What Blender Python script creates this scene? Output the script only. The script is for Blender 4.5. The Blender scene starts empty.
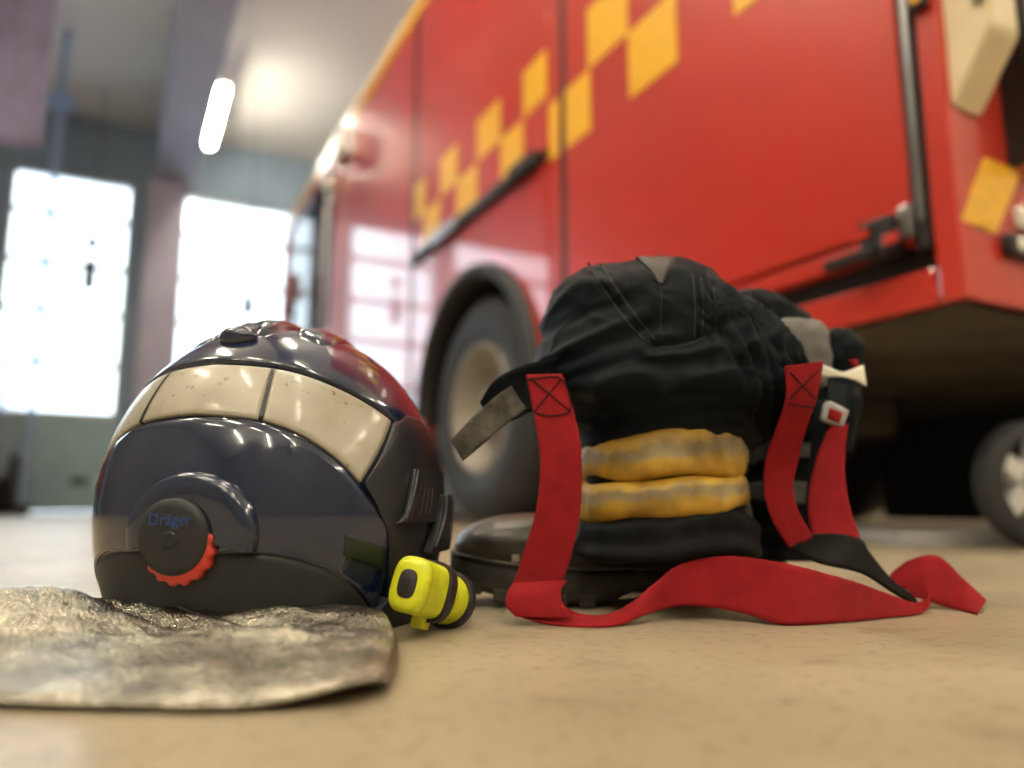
import bpy, bmesh, math, random
import numpy as np
from mathutils import Vector, Matrix, noise
random.seed(7)
PI = math.pi
scene = bpy.context.scene
COL = scene.collection

# ------------------------------------------------------------------ camera
YAW = math.radians(27.0)          # heading, clockwise from the vehicle bay's long axis (+Y)
CAM_H = 0.095                     # the phone rests almost on the floor
FPX = 769.0
PITCH = math.atan(121.0 / FPX)
cam_d = bpy.data.cameras.new('camera')
cam = bpy.data.objects.new('camera', cam_d); COL.objects.link(cam)
cam_d.sensor_width = 36.0
cam_d.lens = 36.0 * FPX / 1024.0
cam_d.clip_start = 0.02; cam_d.clip_end = 200
cam.location = (0, 0, CAM_H)
cam.rotation_euler = (PI / 2 + PITCH, 0, -YAW)
cam_d.dof.use_dof = True
cam_d.dof.focus_distance = 0.575
cam_d.dof.aperture_fstop = cam_d.lens / 11.5
scene.camera = cam

# ------------------------------------------------------------------ sky
world = bpy.data.worlds.new('overcast_sky'); scene.world = world
world.use_nodes = True
bg = world.node_tree.nodes['Background']
bg.inputs[0].default_value = (0.78, 0.89, 1.0, 1)
bg.inputs[1].default_value = 1.9

# ------------------------------------------------------------------ view
vs = scene.view_settings
vs.view_transform = 'Standard'; vs.look = 'None'; vs.gamma = 1.0
vs.use_curve_mapping = False
vs.exposure = 1.27
LAMP_STRENGTH = 34.0
LAMP_COLOR = (1.0, 0.88, 0.67, 1)

# ------------------------------------------------------------------ coordinates
CY, SY = math.cos(YAW), math.sin(YAW)
CP, SP = math.cos(PITCH), math.sin(PITCH)
def W(r, d, z=0.0):
    """metres right / ahead of the standing point -> bay coordinates"""
    return Vector((r * CY + d * SY, -r * SY + d * CY, z))
def at(px, py, d):
    x = (px - 512) / FPX; y = (384 - py) / FPX
    t = d / (CP - SP * y)
    return Vector((x * t, d, CAM_H + (SP + CP * y) * t))

# ------------------------------------------------------------------ materials
MATS = {}
def mat(name, col, rough=0.5, metal=0.0, coat=0.0, coat_rough=0.05, sheen=0.0, spec=0.5, emit=None, estr=0.0,
        var=0.0, vscale=20.0, bump=0.0, bscale=200.0, bdist=0.001, stretch=None, rvar=0.0, coords='Object', col2=None):
    m = bpy.data.materials.new(name); m.use_nodes = True
    nt = m.node_tree; b = nt.nodes['Principled BSDF']
    b.inputs['Base Color'].default_value = (*col, 1)
    b.inputs['Roughness'].default_value = rough
    b.inputs['Metallic'].default_value = metal
    b.inputs['Coat Weight'].default_value = coat
    b.inputs['Coat Roughness'].default_value = coat_rough
    b.inputs['Sheen Weight'].default_value = sheen
    b.inputs['Specular IOR Level'].default_value = spec
    if emit:
        b.inputs['Emission Color'].default_value = (*emit, 1); b.inputs['Emission Strength'].default_value = estr
    tc = nt.nodes.new('ShaderNodeTexCoord'); src = tc.outputs[coords]
    if stretch:
        mp = nt.nodes.new('ShaderNodeMapping'); mp.inputs['Scale'].default_value = stretch
        nt.links.new(src, mp.inputs['Vector']); src = mp.outputs['Vector']
    if var or rvar:
        n = nt.nodes.new('ShaderNodeTexNoise'); n.inputs['Scale'].default_value = vscale
        n.inputs['Detail'].default_value = 6; nt.links.new(src, n.inputs['Vector'])
        if var:
            r = nt.nodes.new('ShaderNodeValToRGB')
            c2 = col2 or tuple(c * (1 - var) for c in col)
            r.color_ramp.elements[0].color = (*c2, 1); r.color_ramp.elements[0].position = .35
            r.color_ramp.elements[1].color = (*col, 1); r.color_ramp.elements[1].position = .65
            nt.links.new(n.outputs['Fac'], r.inputs['Fac']); nt.links.new(r.outputs['Color'], b.inputs['Base Color'])
        if rvar:
            mr = nt.nodes.new('ShaderNodeMapRange')
            mr.inputs[3].default_value = max(rough - rvar, .02); mr.inputs[4].default_value = min(rough + rvar, 1)
            nt.links.new(n.outputs['Fac'], mr.inputs[0]); nt.links.new(mr.outputs[0], b.inputs['Roughness'])
    if bump:
        n2 = nt.nodes.new('ShaderNodeTexNoise'); n2.inputs['Scale'].default_value = bscale; n2.inputs['Detail'].default_value = 4
        nt.links.new(src, n2.inputs['Vector'])
        bp = nt.nodes.new('ShaderNodeBump'); bp.inputs['Strength'].default_value = bump; bp.inputs['Distance'].default_value = bdist
        nt.links.new(n2.outputs['Fac'], bp.inputs['Height']); nt.links.new(bp.outputs['Normal'], b.inputs['Normal'])
    MATS[name] = m
    return m

def nodes(m): return m.node_tree, m.node_tree.nodes, m.node_tree.links

mat('truck_red', (0.56, 0.028, 0.013), rough=.33, coat=1.0, coat_rough=.035, var=.12, vscale=1.5)
mat('truck_red_dull', (0.45, 0.026, 0.014), rough=.45, coat=.4, coat_rough=.15, var=.15, vscale=3)
mat('tape_yellow', (0.92, 0.50, 0.025), rough=.35, coat=.5, var=.12, vscale=30)
mat('rubber', (0.016, 0.016, 0.018), rough=.6, bump=.3, bscale=150)
mat('tyre', (0.035, 0.036, 0.042), rough=.62, var=.3, vscale=8, bump=.3, bscale=90)
mat('rim_steel', (0.36, 0.33, 0.29), rough=.45, metal=.3, var=.3, vscale=7)
mat('black_plastic', (0.012, 0.012, 0.013), rough=.42)
mat('steel', (0.45, 0.45, 0.46), rough=.3, metal=1.0, var=.2, vscale=12)
mat('underbody', (0.11, 0.085, 0.055), rough=.8, var=.5, vscale=5)
mat('chassis_black', (0.012, 0.011, 0.010), rough=.7, var=.4, vscale=6)
mat('cream_paint', (0.74, 0.62, 0.40), rough=.5, var=.08, vscale=9)
mat('pale_lens', (0.75, 0.74, 0.66), rough=.15, coat=1)
mat('white_paint', (0.72, 0.72, 0.70), rough=.4, var=.1, vscale=6)
mat('grey_plate', (0.42, 0.42, 0.42), rough=.5, var=.15, vscale=9)
mat('wall_teal', (0.30, 0.41, 0.53), rough=.7, var=.12, vscale=1.5)
mat('wall_plain', (0.34, 0.32, 0.28), rough=.85, var=.1, vscale=1.2)
mat('column_blue', (0.48, 0.46, 0.60), rough=.6, var=.12, vscale=2)
mat('beam_paint', (0.38, 0.39, 0.50), rough=.65, var=.15, vscale=1.5)
mat('ceiling_paint', (0.82, 0.82, 0.80), rough=.85, var=.06, vscale=1.0)
mat('door_green', (0.34, 0.50, 0.55), rough=.45, var=.1, vscale=3)
mat('door_bar', (0.55, 0.57, 0.56), rough=.45)
mat('vest_mauve', (0.50, 0.48, 0.74), rough=.8, var=.2, vscale=4)
mat('car_maroon', (0.13, 0.035, 0.045), rough=.3, coat=1)
mat('hose_blue', (0.55, 0.68, 0.85), rough=.5); MATS['hose_blue'].node_tree.nodes['Principled BSDF'].inputs['Transmission Weight'].default_value = .65; MATS['hose_blue'].node_tree.nodes['Principled BSDF'].inputs['IOR'].default_value = 1.02
mat('lamp_body', (0.6, 0.6, 0.58), rough=.5)
mat('tube_glow', (1, 1, 1), rough=.5, emit=LAMP_COLOR[:3], estr=LAMP_STRENGTH)
# helmet
mat('helmet_gloss', (0.0065, 0.0145, 0.046), rough=.16, coat=1.0, coat_rough=.03, rvar=.05, vscale=60)
mat('helmet_matte', (0.022, 0.023, 0.026), rough=.5, bump=.15, bscale=900, bdist=.0004)
mat('helmet_side', (0.016, 0.018, 0.022), rough=.36, bump=.1, bscale=900, bdist=.0003)
mat('green_plate', (0.010, 0.018, 0.012), rough=.3)
mat('red_ring', (0.62, 0.055, 0.035), rough=.4)
mat('print_blue', (0.03, 0.07, 0.26), rough=.4)
mat('lamp_yellow', (0.66, 0.70, 0.012), rough=.42, var=.18, vscale=90, coat=.2)
mat('rubber_band', (0.020, 0.014, 0.018), rough=.5)
# cloth
mat('cloth_black', (0.0056, 0.0090, 0.0132), rough=.6, spec=.12, var=.25, vscale=35, bump=.25, bscale=700, bdist=.0006)
mat('cloth_cuff', (0.0085, 0.0092, 0.0105), rough=.72, spec=.15, var=.4, vscale=60, bump=.4, bscale=500, bdist=.0008)
mat('seam_thread', (0.010, 0.012, 0.015), rough=.7)
mat('liner_grey', (0.17, 0.165, 0.155), rough=.9, var=.2, vscale=80, bump=.5, bscale=700)
mat('lining_brown', (0.040, 0.036, 0.030), rough=.55, var=.3, vscale=60)
mat('hook_tab', (0.012, 0.012, 0.012), rough=.85, var=1, vscale=55, col2=(0.10, 0.09, 0.075), bump=.6, bscale=400)
mat('tape_white', (0.85, 0.83, 0.70), rough=.4)
mat('leather_black', (0.0045, 0.0045, 0.0042), rough=.7, spec=.2, var=.3, vscale=50, bump=.3, bscale=300)
mat('boot_leather', (0.024, 0.022, 0.020), rough=.5, var=1, vscale=28, col2=(0.075, 0.062, 0.048), bump=.3, bscale=160)
mat('boot_toe', (0.020, 0.020, 0.019), rough=.34, var=1, vscale=40, col2=(0.065, 0.055, 0.036), bump=.2, bscale=160)
mat('boot_sole', (0.016, 0.015, 0.014), rough=.7, var=1, vscale=60, col2=(0.045, 0.038, 0.028))

def reflective_band():
    m = mat('reflective_band', (0.40, 0.37, 0.30), rough=.38, coat=.35, coat_rough=.12)
    nt, N, L = nodes(m); b = N['Principled BSDF']
    tc = N.new('ShaderNodeTexCoord')
    n = N.new('ShaderNodeTexNoise'); n.inputs['Scale'].default_value = 130; n.inputs['Detail'].default_value = 3
    L.new(tc.outputs['Object'], n.inputs['Vector'])
    r = N.new('ShaderNodeValToRGB'); e = r.color_ramp.elements
    e[0].position = .27; e[0].color = (.20, .175, .12, 1); e[1].position = .36; e[1].color = (.40, .37, .30, 1)
    n2 = N.new('ShaderNodeTexNoise'); n2.inputs['Scale'].default_value = 22; n2.inputs['Detail'].default_value = 5
    L.new(tc.outputs['Object'], n2.inputs['Vector'])
    r2 = N.new('ShaderNodeValToRGB'); r2.color_ramp.elements[0].color = (.80, .78, .72, 1); r2.color_ramp.elements[1].color = (1, 1, 1, 1)
    r2.color_ramp.elements[0].position = .35; r2.color_ramp.elements[1].position = .6
    mx = N.new('ShaderNodeMixRGB'); mx.blend_type = 'MULTIPLY'; mx.inputs[0].default_value = 1
    L.new(n.outputs['Fac'], r.inputs['Fac']); L.new(n2.outputs['Fac'], r2.inputs['Fac'])
    L.new(r.outputs[0], mx.inputs[1]); L.new(r2.outputs[0], mx.inputs[2]); L.new(mx.outputs[0], b.inputs['Base Color'])
reflective_band()

def floor_mat():
    m = mat('floor_concrete', (0.42, 0.36, 0.26), rough=.42)
    nt, N, L = nodes(m); b = N['Principled BSDF']
    tc = N.new('ShaderNodeTexCoord')
    def noi(scale, det, lo, hi, c0, c1):
        n = N.new('ShaderNodeTexNoise'); n.inputs['Scale'].default_value = scale; n.inputs['Detail'].default_value = det
        L.new(tc.outputs['Object'], n.inputs['Vector'])
        r = N.new('ShaderNodeValToRGB'); e = r.color_ramp.elements
        e[0].position = lo; e[0].color = (*c0, 1); e[1].position = hi; e[1].color = (*c1, 1)
        L.new(n.outputs['Fac'], r.inputs['Fac']); return r, n
    a, _ = noi(5, 8, .30, .66, (.30, .25, .170), (.415, .352, .245))
    c, _ = noi(95, 4, .32, .46, (.62, .58, .52), (1, 1, 1))
    s, _ = noi(16, 5, .30, .42, (.72, .69, .64), (1, 1, 1))
    m1 = N.new('ShaderNodeMixRGB'); m1.blend_type = 'MULTIPLY'; m1.inputs[0].default_value = .75
    m2 = N.new('ShaderNodeMixRGB'); m2.blend_type = 'MULTIPLY'; m2.inputs[0].default_value = .9
    L.new(a.outputs[0], m1.inputs[1]); L.new(c.outputs[0], m1.inputs[2])
    L.new(m1.outputs[0], m2.inputs[1]); L.new(s.outputs[0], m2.inputs[2]); L.new(m2.outputs[0], b.inputs['Base Color'])
    n = N.new('ShaderNodeTexNoise'); n.inputs['Scale'].default_value = 12; L.new(tc.outputs['Object'], n.inputs['Vector'])
    mr = N.new('ShaderNodeMapRange'); mr.inputs[3].default_value = .27; mr.inputs[4].default_value = .44
    L.new(n.outputs['Fac'], mr.inputs[0]); L.new(mr.outputs[0], b.inputs['Roughness'])
    nb = N.new('ShaderNodeTexNoise'); nb.inputs['Scale'].default_value = 260; nb.inputs['Detail'].default_value = 5
    L.new(tc.outputs['Object'], nb.inputs['Vector'])
    bp = N.new('ShaderNodeBump'); bp.inputs['Strength'].default_value = .25; bp.inputs['Distance'].default_value = .001
    L.new(nb.outputs['Fac'], bp.inputs['Height']); L.new(bp.outputs[0], b.inputs['Normal'])
floor_mat()

def foil_mat():
    m = mat('foil_cloth', (0.70, 0.65, 0.53), rough=.25, metal=1.0)
    nt, N, L = nodes(m); b = N['Principled BSDF']
    tc = N.new('ShaderNodeTexCoord')
    v = N.new('ShaderNodeTexVoronoi'); v.inputs['Scale'].default_value = 620; L.new(tc.outputs['Object'], v.inputs['Vector'])
    n = N.new('ShaderNodeTexNoise'); n.inputs['Scale'].default_value = 75; n.inputs['Detail'].default_value = 4; L.new(tc.outputs['Object'], n.inputs['Vector'])
    ad = N.new('ShaderNodeMath'); ad.operation = 'ADD'; L.new(v.outputs['Distance'], ad.inputs[0]); L.new(n.outputs['Fac'], ad.inputs[1])
    bp = N.new('ShaderNodeBump'); bp.inputs['Strength'].default_value = .8; bp.inputs['Distance'].default_value = .0011
    L.new(ad.outputs[0], bp.inputs['Height']); L.new(bp.outputs[0], b.inputs['Normal'])
    n2 = N.new('ShaderNodeTexNoise'); n2.inputs['Scale'].default_value = 30; n2.inputs['Detail'].default_value = 6; L.new(tc.outputs['Object'], n2.inputs['Vector'])
    r = N.new('ShaderNodeValToRGB'); e = r.color_ramp.elements
    e[0].position = .35; e[0].color = (.34, .32, .275, 1); e[1].position = .62; e[1].color = (.74, .70, .60, 1)
    L.new(n2.outputs['Fac'], r.inputs['Fac'])
    n3 = N.new('ShaderNodeTexNoise'); n3.inputs['Scale'].default_value = 620; n3.inputs['Detail'].default_value = 2; L.new(tc.outputs['Object'], n3.inputs['Vector'])  # fine weave grain; also paints the foil's glints into the base colour
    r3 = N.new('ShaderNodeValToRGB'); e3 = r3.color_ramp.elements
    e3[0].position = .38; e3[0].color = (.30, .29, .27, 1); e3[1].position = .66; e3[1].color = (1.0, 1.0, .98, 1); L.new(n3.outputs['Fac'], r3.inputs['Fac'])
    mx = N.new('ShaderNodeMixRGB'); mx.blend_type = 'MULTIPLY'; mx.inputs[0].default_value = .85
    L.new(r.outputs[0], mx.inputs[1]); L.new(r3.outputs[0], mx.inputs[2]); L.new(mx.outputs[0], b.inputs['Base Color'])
foil_mat()

def webbing(name, c0, c1, across=26, along=420):
    m = mat(name, c0, rough=.8, spec=.25)
    nt, N, L = nodes(m); b = N['Principled BSDF']
    uv = N.new('ShaderNodeUVMap'); uv.uv_map = 'uv'
    sp = N.new('ShaderNodeSeparateXYZ'); L.new(uv.outputs[0], sp.inputs[0])
    def wave(sock, k):
        mu = N.new('ShaderNodeMath'); mu.operation = 'MULTIPLY'; mu.inputs[1].default_value = k * 2 * PI; L.new(sock, mu.inputs[0])
        s = N.new('ShaderNodeMath'); s.operation = 'SINE'; L.new(mu.outputs[0], s.inputs[0]); return s
    a = wave(sp.outputs[0], along); c = wave(sp.outputs[1], across)
    pr = N.new('ShaderNodeMath'); pr.operation = 'MULTIPLY'; L.new(a.outputs[0], pr.inputs[0]); L.new(c.outputs[0], pr.inputs[1])
    bp = N.new('ShaderNodeBump'); bp.inputs['Strength'].default_value = .5; bp.inputs['Distance'].default_value = .0006
    L.new(pr.outputs[0], bp.inputs['Height']); L.new(bp.outputs[0], b.inputs['Normal'])
    tc = N.new('ShaderNodeTexCoord'); n = N.new('ShaderNodeTexNoise'); n.inputs['Scale'].default_value = 60; n.inputs['Detail'].default_value = 6
    L.new(tc.outputs['Object'], n.inputs['Vector'])
    mr = N.new('ShaderNodeMapRange'); mr.inputs[1].default_value = -1; mr.inputs[2].default_value = 1
    L.new(pr.outputs[0], mr.inputs[0])
    av = N.new('ShaderNodeMath'); av.operation = 'ADD'; L.new(mr.outputs[0], av.inputs[0]); L.new(n.outputs['Fac'], av.inputs[1])
    hf = N.new('ShaderNodeMath'); hf.operation = 'MULTIPLY'; hf.inputs[1].default_value = .5; L.new(av.outputs[0], hf.inputs[0])
    r = N.new('ShaderNodeValToRGB'); e = r.color_ramp.elements
    e[0].position = .25; e[0].color = (*c1, 1); e[1].position = .7; e[1].color = (*c0, 1)
    L.new(hf.outputs[0], r.inputs['Fac']); L.new(r.outputs[0], b.inputs['Base Color'])
webbing('webbing_red', (0.36, 0.0085, 0.014), (0.17, 0.003, 0.005), across=22, along=520)

def trim_mat():
    """reflective trouser trim: yellow edges, silver-beige middle, scuffed"""
    m = mat('trim_tape', (0.6, 0.4, 0.06), rough=.5)
    nt, N, L = nodes(m); b = N['Principled BSDF']
    uv = N.new('ShaderNodeUVMap'); uv.uv_map = 'uv'
    sp = N.new('ShaderNodeSeparateXYZ'); L.new(uv.outputs[0], sp.inputs[0])
    tc = N.new('ShaderNodeTexCoord'); n = N.new('ShaderNodeTexNoise'); n.inputs['Scale'].default_value = 55; n.inputs['Detail'].default_value = 6
    L.new(tc.outputs['Object'], n.inputs['Vector'])
    m1 = N.new('ShaderNodeMath'); m1.operation = 'MULTIPLY_ADD'; m1.inputs[1].default_value = .5; L.new(n.outputs['Fac'], m1.inputs[0]); L.new(sp.outputs[1], m1.inputs[2])
    r = N.new('ShaderNodeValToRGB'); e = r.color_ramp.elements
    e[0].position = .33; e[0].color = (.60, .36, .03, 1); e[1].position = .95; e[1].color = (.55, .32, .03, 1)
    for p, c in ((.46, (.55, .36, .07)), (.55, (.33, .26, .14)), (.72, (.36, .29, .17)), (.82, (.50, .33, .07))):
        q = e.new(p); q.color = (*c, 1)
    L.new(m1.outputs[0], r.inputs['Fac'])
    n2 = N.new('ShaderNodeTexNoise'); n2.inputs['Scale'].default_value = 24; n2.inputs['Detail'].default_value = 5; L.new(tc.outputs['Object'], n2.inputs['Vector'])
    r2 = N.new('ShaderNodeValToRGB'); r2.color_ramp.elements[0].position = .3; r2.color_ramp.elements[0].color = (.45, .4, .34, 1)
    r2.color_ramp.elements[1].position = .58; r2.color_ramp.elements[1].color = (1, 1, 1, 1); L.new(n2.outputs['Fac'], r2.inputs['Fac'])
    mx = N.new('ShaderNodeMixRGB'); mx.blend_type = 'MULTIPLY'; mx.inputs[0].default_value = 1
    L.new(r.outputs[0], mx.inputs[1]); L.new(r2.outputs[0], mx.inputs[2]); L.new(mx.outputs[0], b.inputs['Base Color'])
    bp = N.new('ShaderNodeBump'); bp.inputs['Strength'].default_value = .4; bp.inputs['Distance'].default_value = .002
    L.new(n.outputs['Fac'], bp.inputs['Height']); L.new(bp.outputs[0], b.inputs['Normal'])
trim_mat()

def glass_mat(name, tint=(1, 1, 1), gloss=1.0):
    m = bpy.data.materials.new(name); m.use_nodes = True
    nt, N, L = nodes(m); N.remove(N['Principled BSDF']); out = N['Material Output']
    t = N.new('ShaderNodeBsdfTransparent'); t.inputs[0].default_value = (*tint, 1)
    g = N.new('ShaderNodeBsdfGlossy'); g.inputs['Roughness'].default_value = .02
    fr = N.new('ShaderNodeFresnel'); fr.inputs['IOR'].default_value = 1.45
    mx = N.new('ShaderNodeMixShader'); L.new(fr.outputs[0], mx.inputs[0]); L.new(t.outputs[0], mx.inputs[1]); L.new(g.outputs[0], mx.inputs[2])
    L.new(mx.outputs[0], out.inputs['Surface']); MATS[name] = m
glass_mat('glass_clear', (.97, .99, .98)); glass_mat('glass_cab', (.86, .90, .90))

# ------------------------------------------------------------------ builders
def link(name, me, m, parent=None, smooth=True):
    o = bpy.data.objects.new(name, me); COL.objects.link(o)
    if m: me.materials.append(MATS[m])
    if smooth:
        for p in me.polygons: p.use_smooth = True
    if parent: o.parent = parent
    return o
def mesh_obj(name, verts, faces, m, parent=None, smooth=True, uvs=None, fix=True):
    me = bpy.data.meshes.new(name)
    me.from_pydata([tuple(v) for v in verts], [], faces)
    if uvs is not None:
        ul = me.uv_layers.new(name='uv')
        for l in me.loops: ul.data[l.index].uv = uvs[l.vertex_index]
    if fix:
        bm = bmesh.new(); bm.from_mesh(me); bmesh.ops.recalc_face_normals(bm, faces=bm.faces); bm.to_mesh(me); bm.free()
    me.update()
    return link(name, me, m, parent, smooth)
def bm_obj(name, bm, m, parent=None, smooth=False):
    me = bpy.data.meshes.new(name)
    bmesh.ops.recalc_face_normals(bm, faces=bm.faces)
    bm.to_mesh(me); bm.free()
    return link(name, me, m, parent, smooth)
def add_box(bm, x0, x1, y0, y1, z0, z1, bev=0.0, seg=2):
    r = bmesh.ops.create_cube(bm, size=1)
    vs_ = r['verts']
    for v in vs_:
        v.co = Vector(((x0 + x1) / 2 + v.co.x * (x1 - x0), (y0 + y1) / 2 + v.co.y * (y1 - y0), (z0 + z1) / 2 + v.co.z * (z1 - z0)))
    if bev:
        es = list({e for v in vs_ for e in v.link_edges})
        bmesh.ops.bevel(bm, geom=es, offset=bev, segments=seg, affect='EDGES', profile=.6)
def box(name, x0, x1, y0, y1, z0, z1, m, parent=None, bev=0.0, seg=2):
    bm = bmesh.new(); add_box(bm, x0, x1, y0, y1, z0, z1, bev, seg)
    return bm_obj(name, bm, m, parent)
def prism(name, poly, axis, a0, a1, m, parent=None, bev=0.0):
    """extrude a 2-D outline along an axis ('x': outline in y,z / 'y': outline in x,z)"""
    bm = bmesh.new(); rings = []
    for a in (a0, a1):
        rings.append([bm.verts.new((a, p[0], p[1]) if axis == 'x' else (p[0], a, p[1])) for p in poly])
    n = len(poly)
    bm.faces.new(rings[0]); bm.faces.new(rings[1][::-1])
    for i in range(n): bm.faces.new((rings[0][i], rings[0][(i + 1) % n], rings[1][(i + 1) % n], rings[1][i]))
    if bev: bmesh.ops.bevel(bm, geom=list(bm.edges), offset=bev, segments=2, affect='EDGES')
    return bm_obj(name, bm, m, parent)
def lathe(name, prof, axis, centre, m, parent=None, n=48, a0=0.0, a1=2 * PI):
    """prof = [(radius, along)]; axis 'x','y' or 'z'"""
    full = abs(a1 - a0 - 2 * PI) < 1e-6
    V, F = [], []; k = n if full else n + 1
    for (r, t) in prof:
        for i in range(k):
            a = a0 + (a1 - a0) * i / n; c, s = r * math.cos(a), r * math.sin(a)
            p = {'x': (t, c, s), 'y': (c, t, s), 'z': (c, s, t)}[axis]
            V.append((centre[0] + p[0], centre[1] + p[1], centre[2] + p[2]))
    for j in range(len(prof) - 1):
        for i in range(n):
            i2 = (i + 1) % k
            F.append((j * k + i, j * k + i2, (j + 1) * k + i2, (j + 1) * k + i))
    return mesh_obj(name, V, F, m, parent)
def crom(pts, n):
    """Catmull-Rom through rows of numbers"""
    P = np.array(pts, float); P = np.vstack([2 * P[0] - P[1], P, 2 * P[-1] - P[-2]])
    out = []
    for t in np.linspace(0, len(pts) - 1, n):
        i = min(int(t), len(pts) - 2); u = t - i
        a, b, c, d = P[i], P[i + 1], P[i + 2], P[i + 3]
        out.append(.5 * (2 * b + (c - a) * u + (2 * a - 5 * b + 4 * c - d) * u * u + (3 * b - a - 3 * c + d) * u ** 3))
    return np.array(out)
def tube(name, pts, rad, m, parent=None, n=10, steps=None):
    P = crom(pts, steps or max(len(pts) * 6, 8)); V, F = [], []
    prev = None
    for i, p in enumerate(P):
        t = Vector(P[min(i + 1, len(P) - 1)] - P[max(i - 1, 0)]).normalized()
        if prev is None: up = t.orthogonal().normalized()
        else: up = (prev - t * prev.dot(t)).normalized()
        prev = up; sd = t.cross(up)
        rr = rad(i / (len(P) - 1)) if callable(rad) else rad
        for k in range(n):
            a = 2 * PI * k / n; V.append(Vector(p) + (up * math.cos(a) + sd * math.sin(a)) * rr)
    for i in range(len(P) - 1):
        for k in range(n):
            k2 = (k + 1) % n; F.append((i * n + k, i * n + k2, (i + 1) * n + k2, (i + 1) * n + k))
    F.append(tuple(range(n))); F.append(tuple(range((len(P) - 1) * n, len(P) * n)))
    return mesh_obj(name, V, F, m, parent)
def ribbon(name, E1, E2, thick, m, parent, base, steps=None, nw=8, bow=0.0, fray=0.0, end_fray=0.0):
    """webbing between two edge curves, with thickness"""
    st = steps or len(E1) * 10
    A = crom(E1, st); B = crom(E2, st)
    G = np.zeros((st, nw + 1, 3))
    for j in range(nw + 1):
        w = j / nw; G[:, j] = A * (1 - w) + B * w
    du = np.gradient(G, axis=0); dv = np.gradient(G, axis=1)
    Nn = np.cross(du, dv); Nn /= np.linalg.norm(Nn, axis=2, keepdims=True) + 1e-12
    L = np.concatenate([[0], np.cumsum(np.linalg.norm(np.diff((A + B) / 2, axis=0), axis=1))])
    if fray:
        for i in range(st):
            k = noise.noise(Vector((L[i] * 900, 3.1, 0))) * fray
            G[i, nw] += (B[i] - A[i]) / (np.linalg.norm(B[i] - A[i]) + 1e-9) * k
    if bow:
        for j in range(nw + 1):
            G[:, j] += Nn[:, j] * bow * (1 - (2 * j / nw - 1) ** 2)
    top = G + Nn * thick / 2; bot = G - Nn * thick / 2
    k = nw + 1; V = [], []
    V = [tuple(top[i, j] - base) for i in range(st) for j in range(k)] + [tuple(bot[i, j] - base) for i in range(st) for j in range(k)]
    wid = np.mean(np.linalg.norm(A - B, axis=1))
    uv1 = [(L[i], j / nw) for i in range(st) for j in range(k)]
    o = st * k; F = []
    for i in range(st - 1):
        for j in range(nw):
            q = (i * k + j, i * k + j + 1, (i + 1) * k + j + 1, (i + 1) * k + j)
            F.append(q); F.append(tuple(o + x for x in q[::-1]))
        F.append((i * k, (i + 1) * k, o + (i + 1) * k, o + i * k))
        F.append((i * k + nw, o + i * k + nw, o + (i + 1) * k + nw, (i + 1) * k + nw))
    for j in range(nw):
        F.append((j, o + j, o + j + 1, j + 1)); b_ = (st - 1) * k
        F.append((b_ + j, b_ + j + 1, o + b_ + j + 1, o + b_ + j))
    return mesh_obj(name, V, F, m, parent, uvs=uv1 + uv1)

def prop(o, label=None, cat=None, group=None, kind=None):
    if label: o['label'] = label
    if cat: o['category'] = cat
    if group: o['group'] = group
    if kind: o['kind'] = kind
    return o
def empty(name, loc, rz=0.0, label=None, cat=None, group=None, kind=None):
    o = bpy.data.objects.new(name, None); COL.objects.link(o)
    o.empty_display_size = .1
    o.location = loc; o.rotation_euler = (0, 0, rz)
    return prop(o, label, cat, group, kind)
def copy_tree(o, parent=None):
    c = o.copy(); COL.objects.link(c); c.parent = parent
    for ch in list(o.children): copy_tree(ch, c)
    return c

# ================================================================== THE BAY
X0, X1, Y0, Y1, ZC = -7.0, 8.0, -7.0, 11.0, 5.15
prop(box('floor', X0, X1, Y0, Y1 + .3, -.2, 0, 'floor_concrete'), kind='structure')
prop(box('ceiling', X0, X1, Y0, Y1 + .3, ZC, ZC + .2, 'ceiling_paint'), kind='structure')
prop(box('wall_left', X0 - .2, X0, Y0, Y1 + .3, 0, ZC, 'wall_plain'), kind='structure')
prop(box('wall_right', X1, X1 + .2, Y0, Y1 + .3, 0, ZC, 'wall_plain'), kind='structure')
prop(box('wall_back', X0, X1, Y0 - .2, Y0, 0, ZC, 'wall_plain'), kind='structure')
DOORS = [(-1.46, -.07), (.53, 2.43), (-3.66, -1.74)]
DZ = 4.35
bm = bmesh.new()
edges = [X0] + [v for d in sorted(DOORS) for v in d] + [X1]
for i in range(0, len(edges), 2): add_box(bm, edges[i], edges[i + 1], Y1, Y1 + .3, 0, ZC)
for d in DOORS: add_box(bm, d[0], d[1], Y1, Y1 + .3, DZ, ZC)
prop(bm_obj('wall_far', bm, 'wall_teal'), kind='structure')
prop(box('trim_1', .10, .57, Y1 - .22, Y1, 0, 4.40, 'column_blue', bev=.01), kind='structure')
prop(box('trim_2', .17, .65, Y0, Y1, 4.40, ZC, 'beam_paint', bev=.01), kind='structure')
bars = [1.22, 1.86, 2.53, 3.15, 3.80, 4.35]
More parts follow.
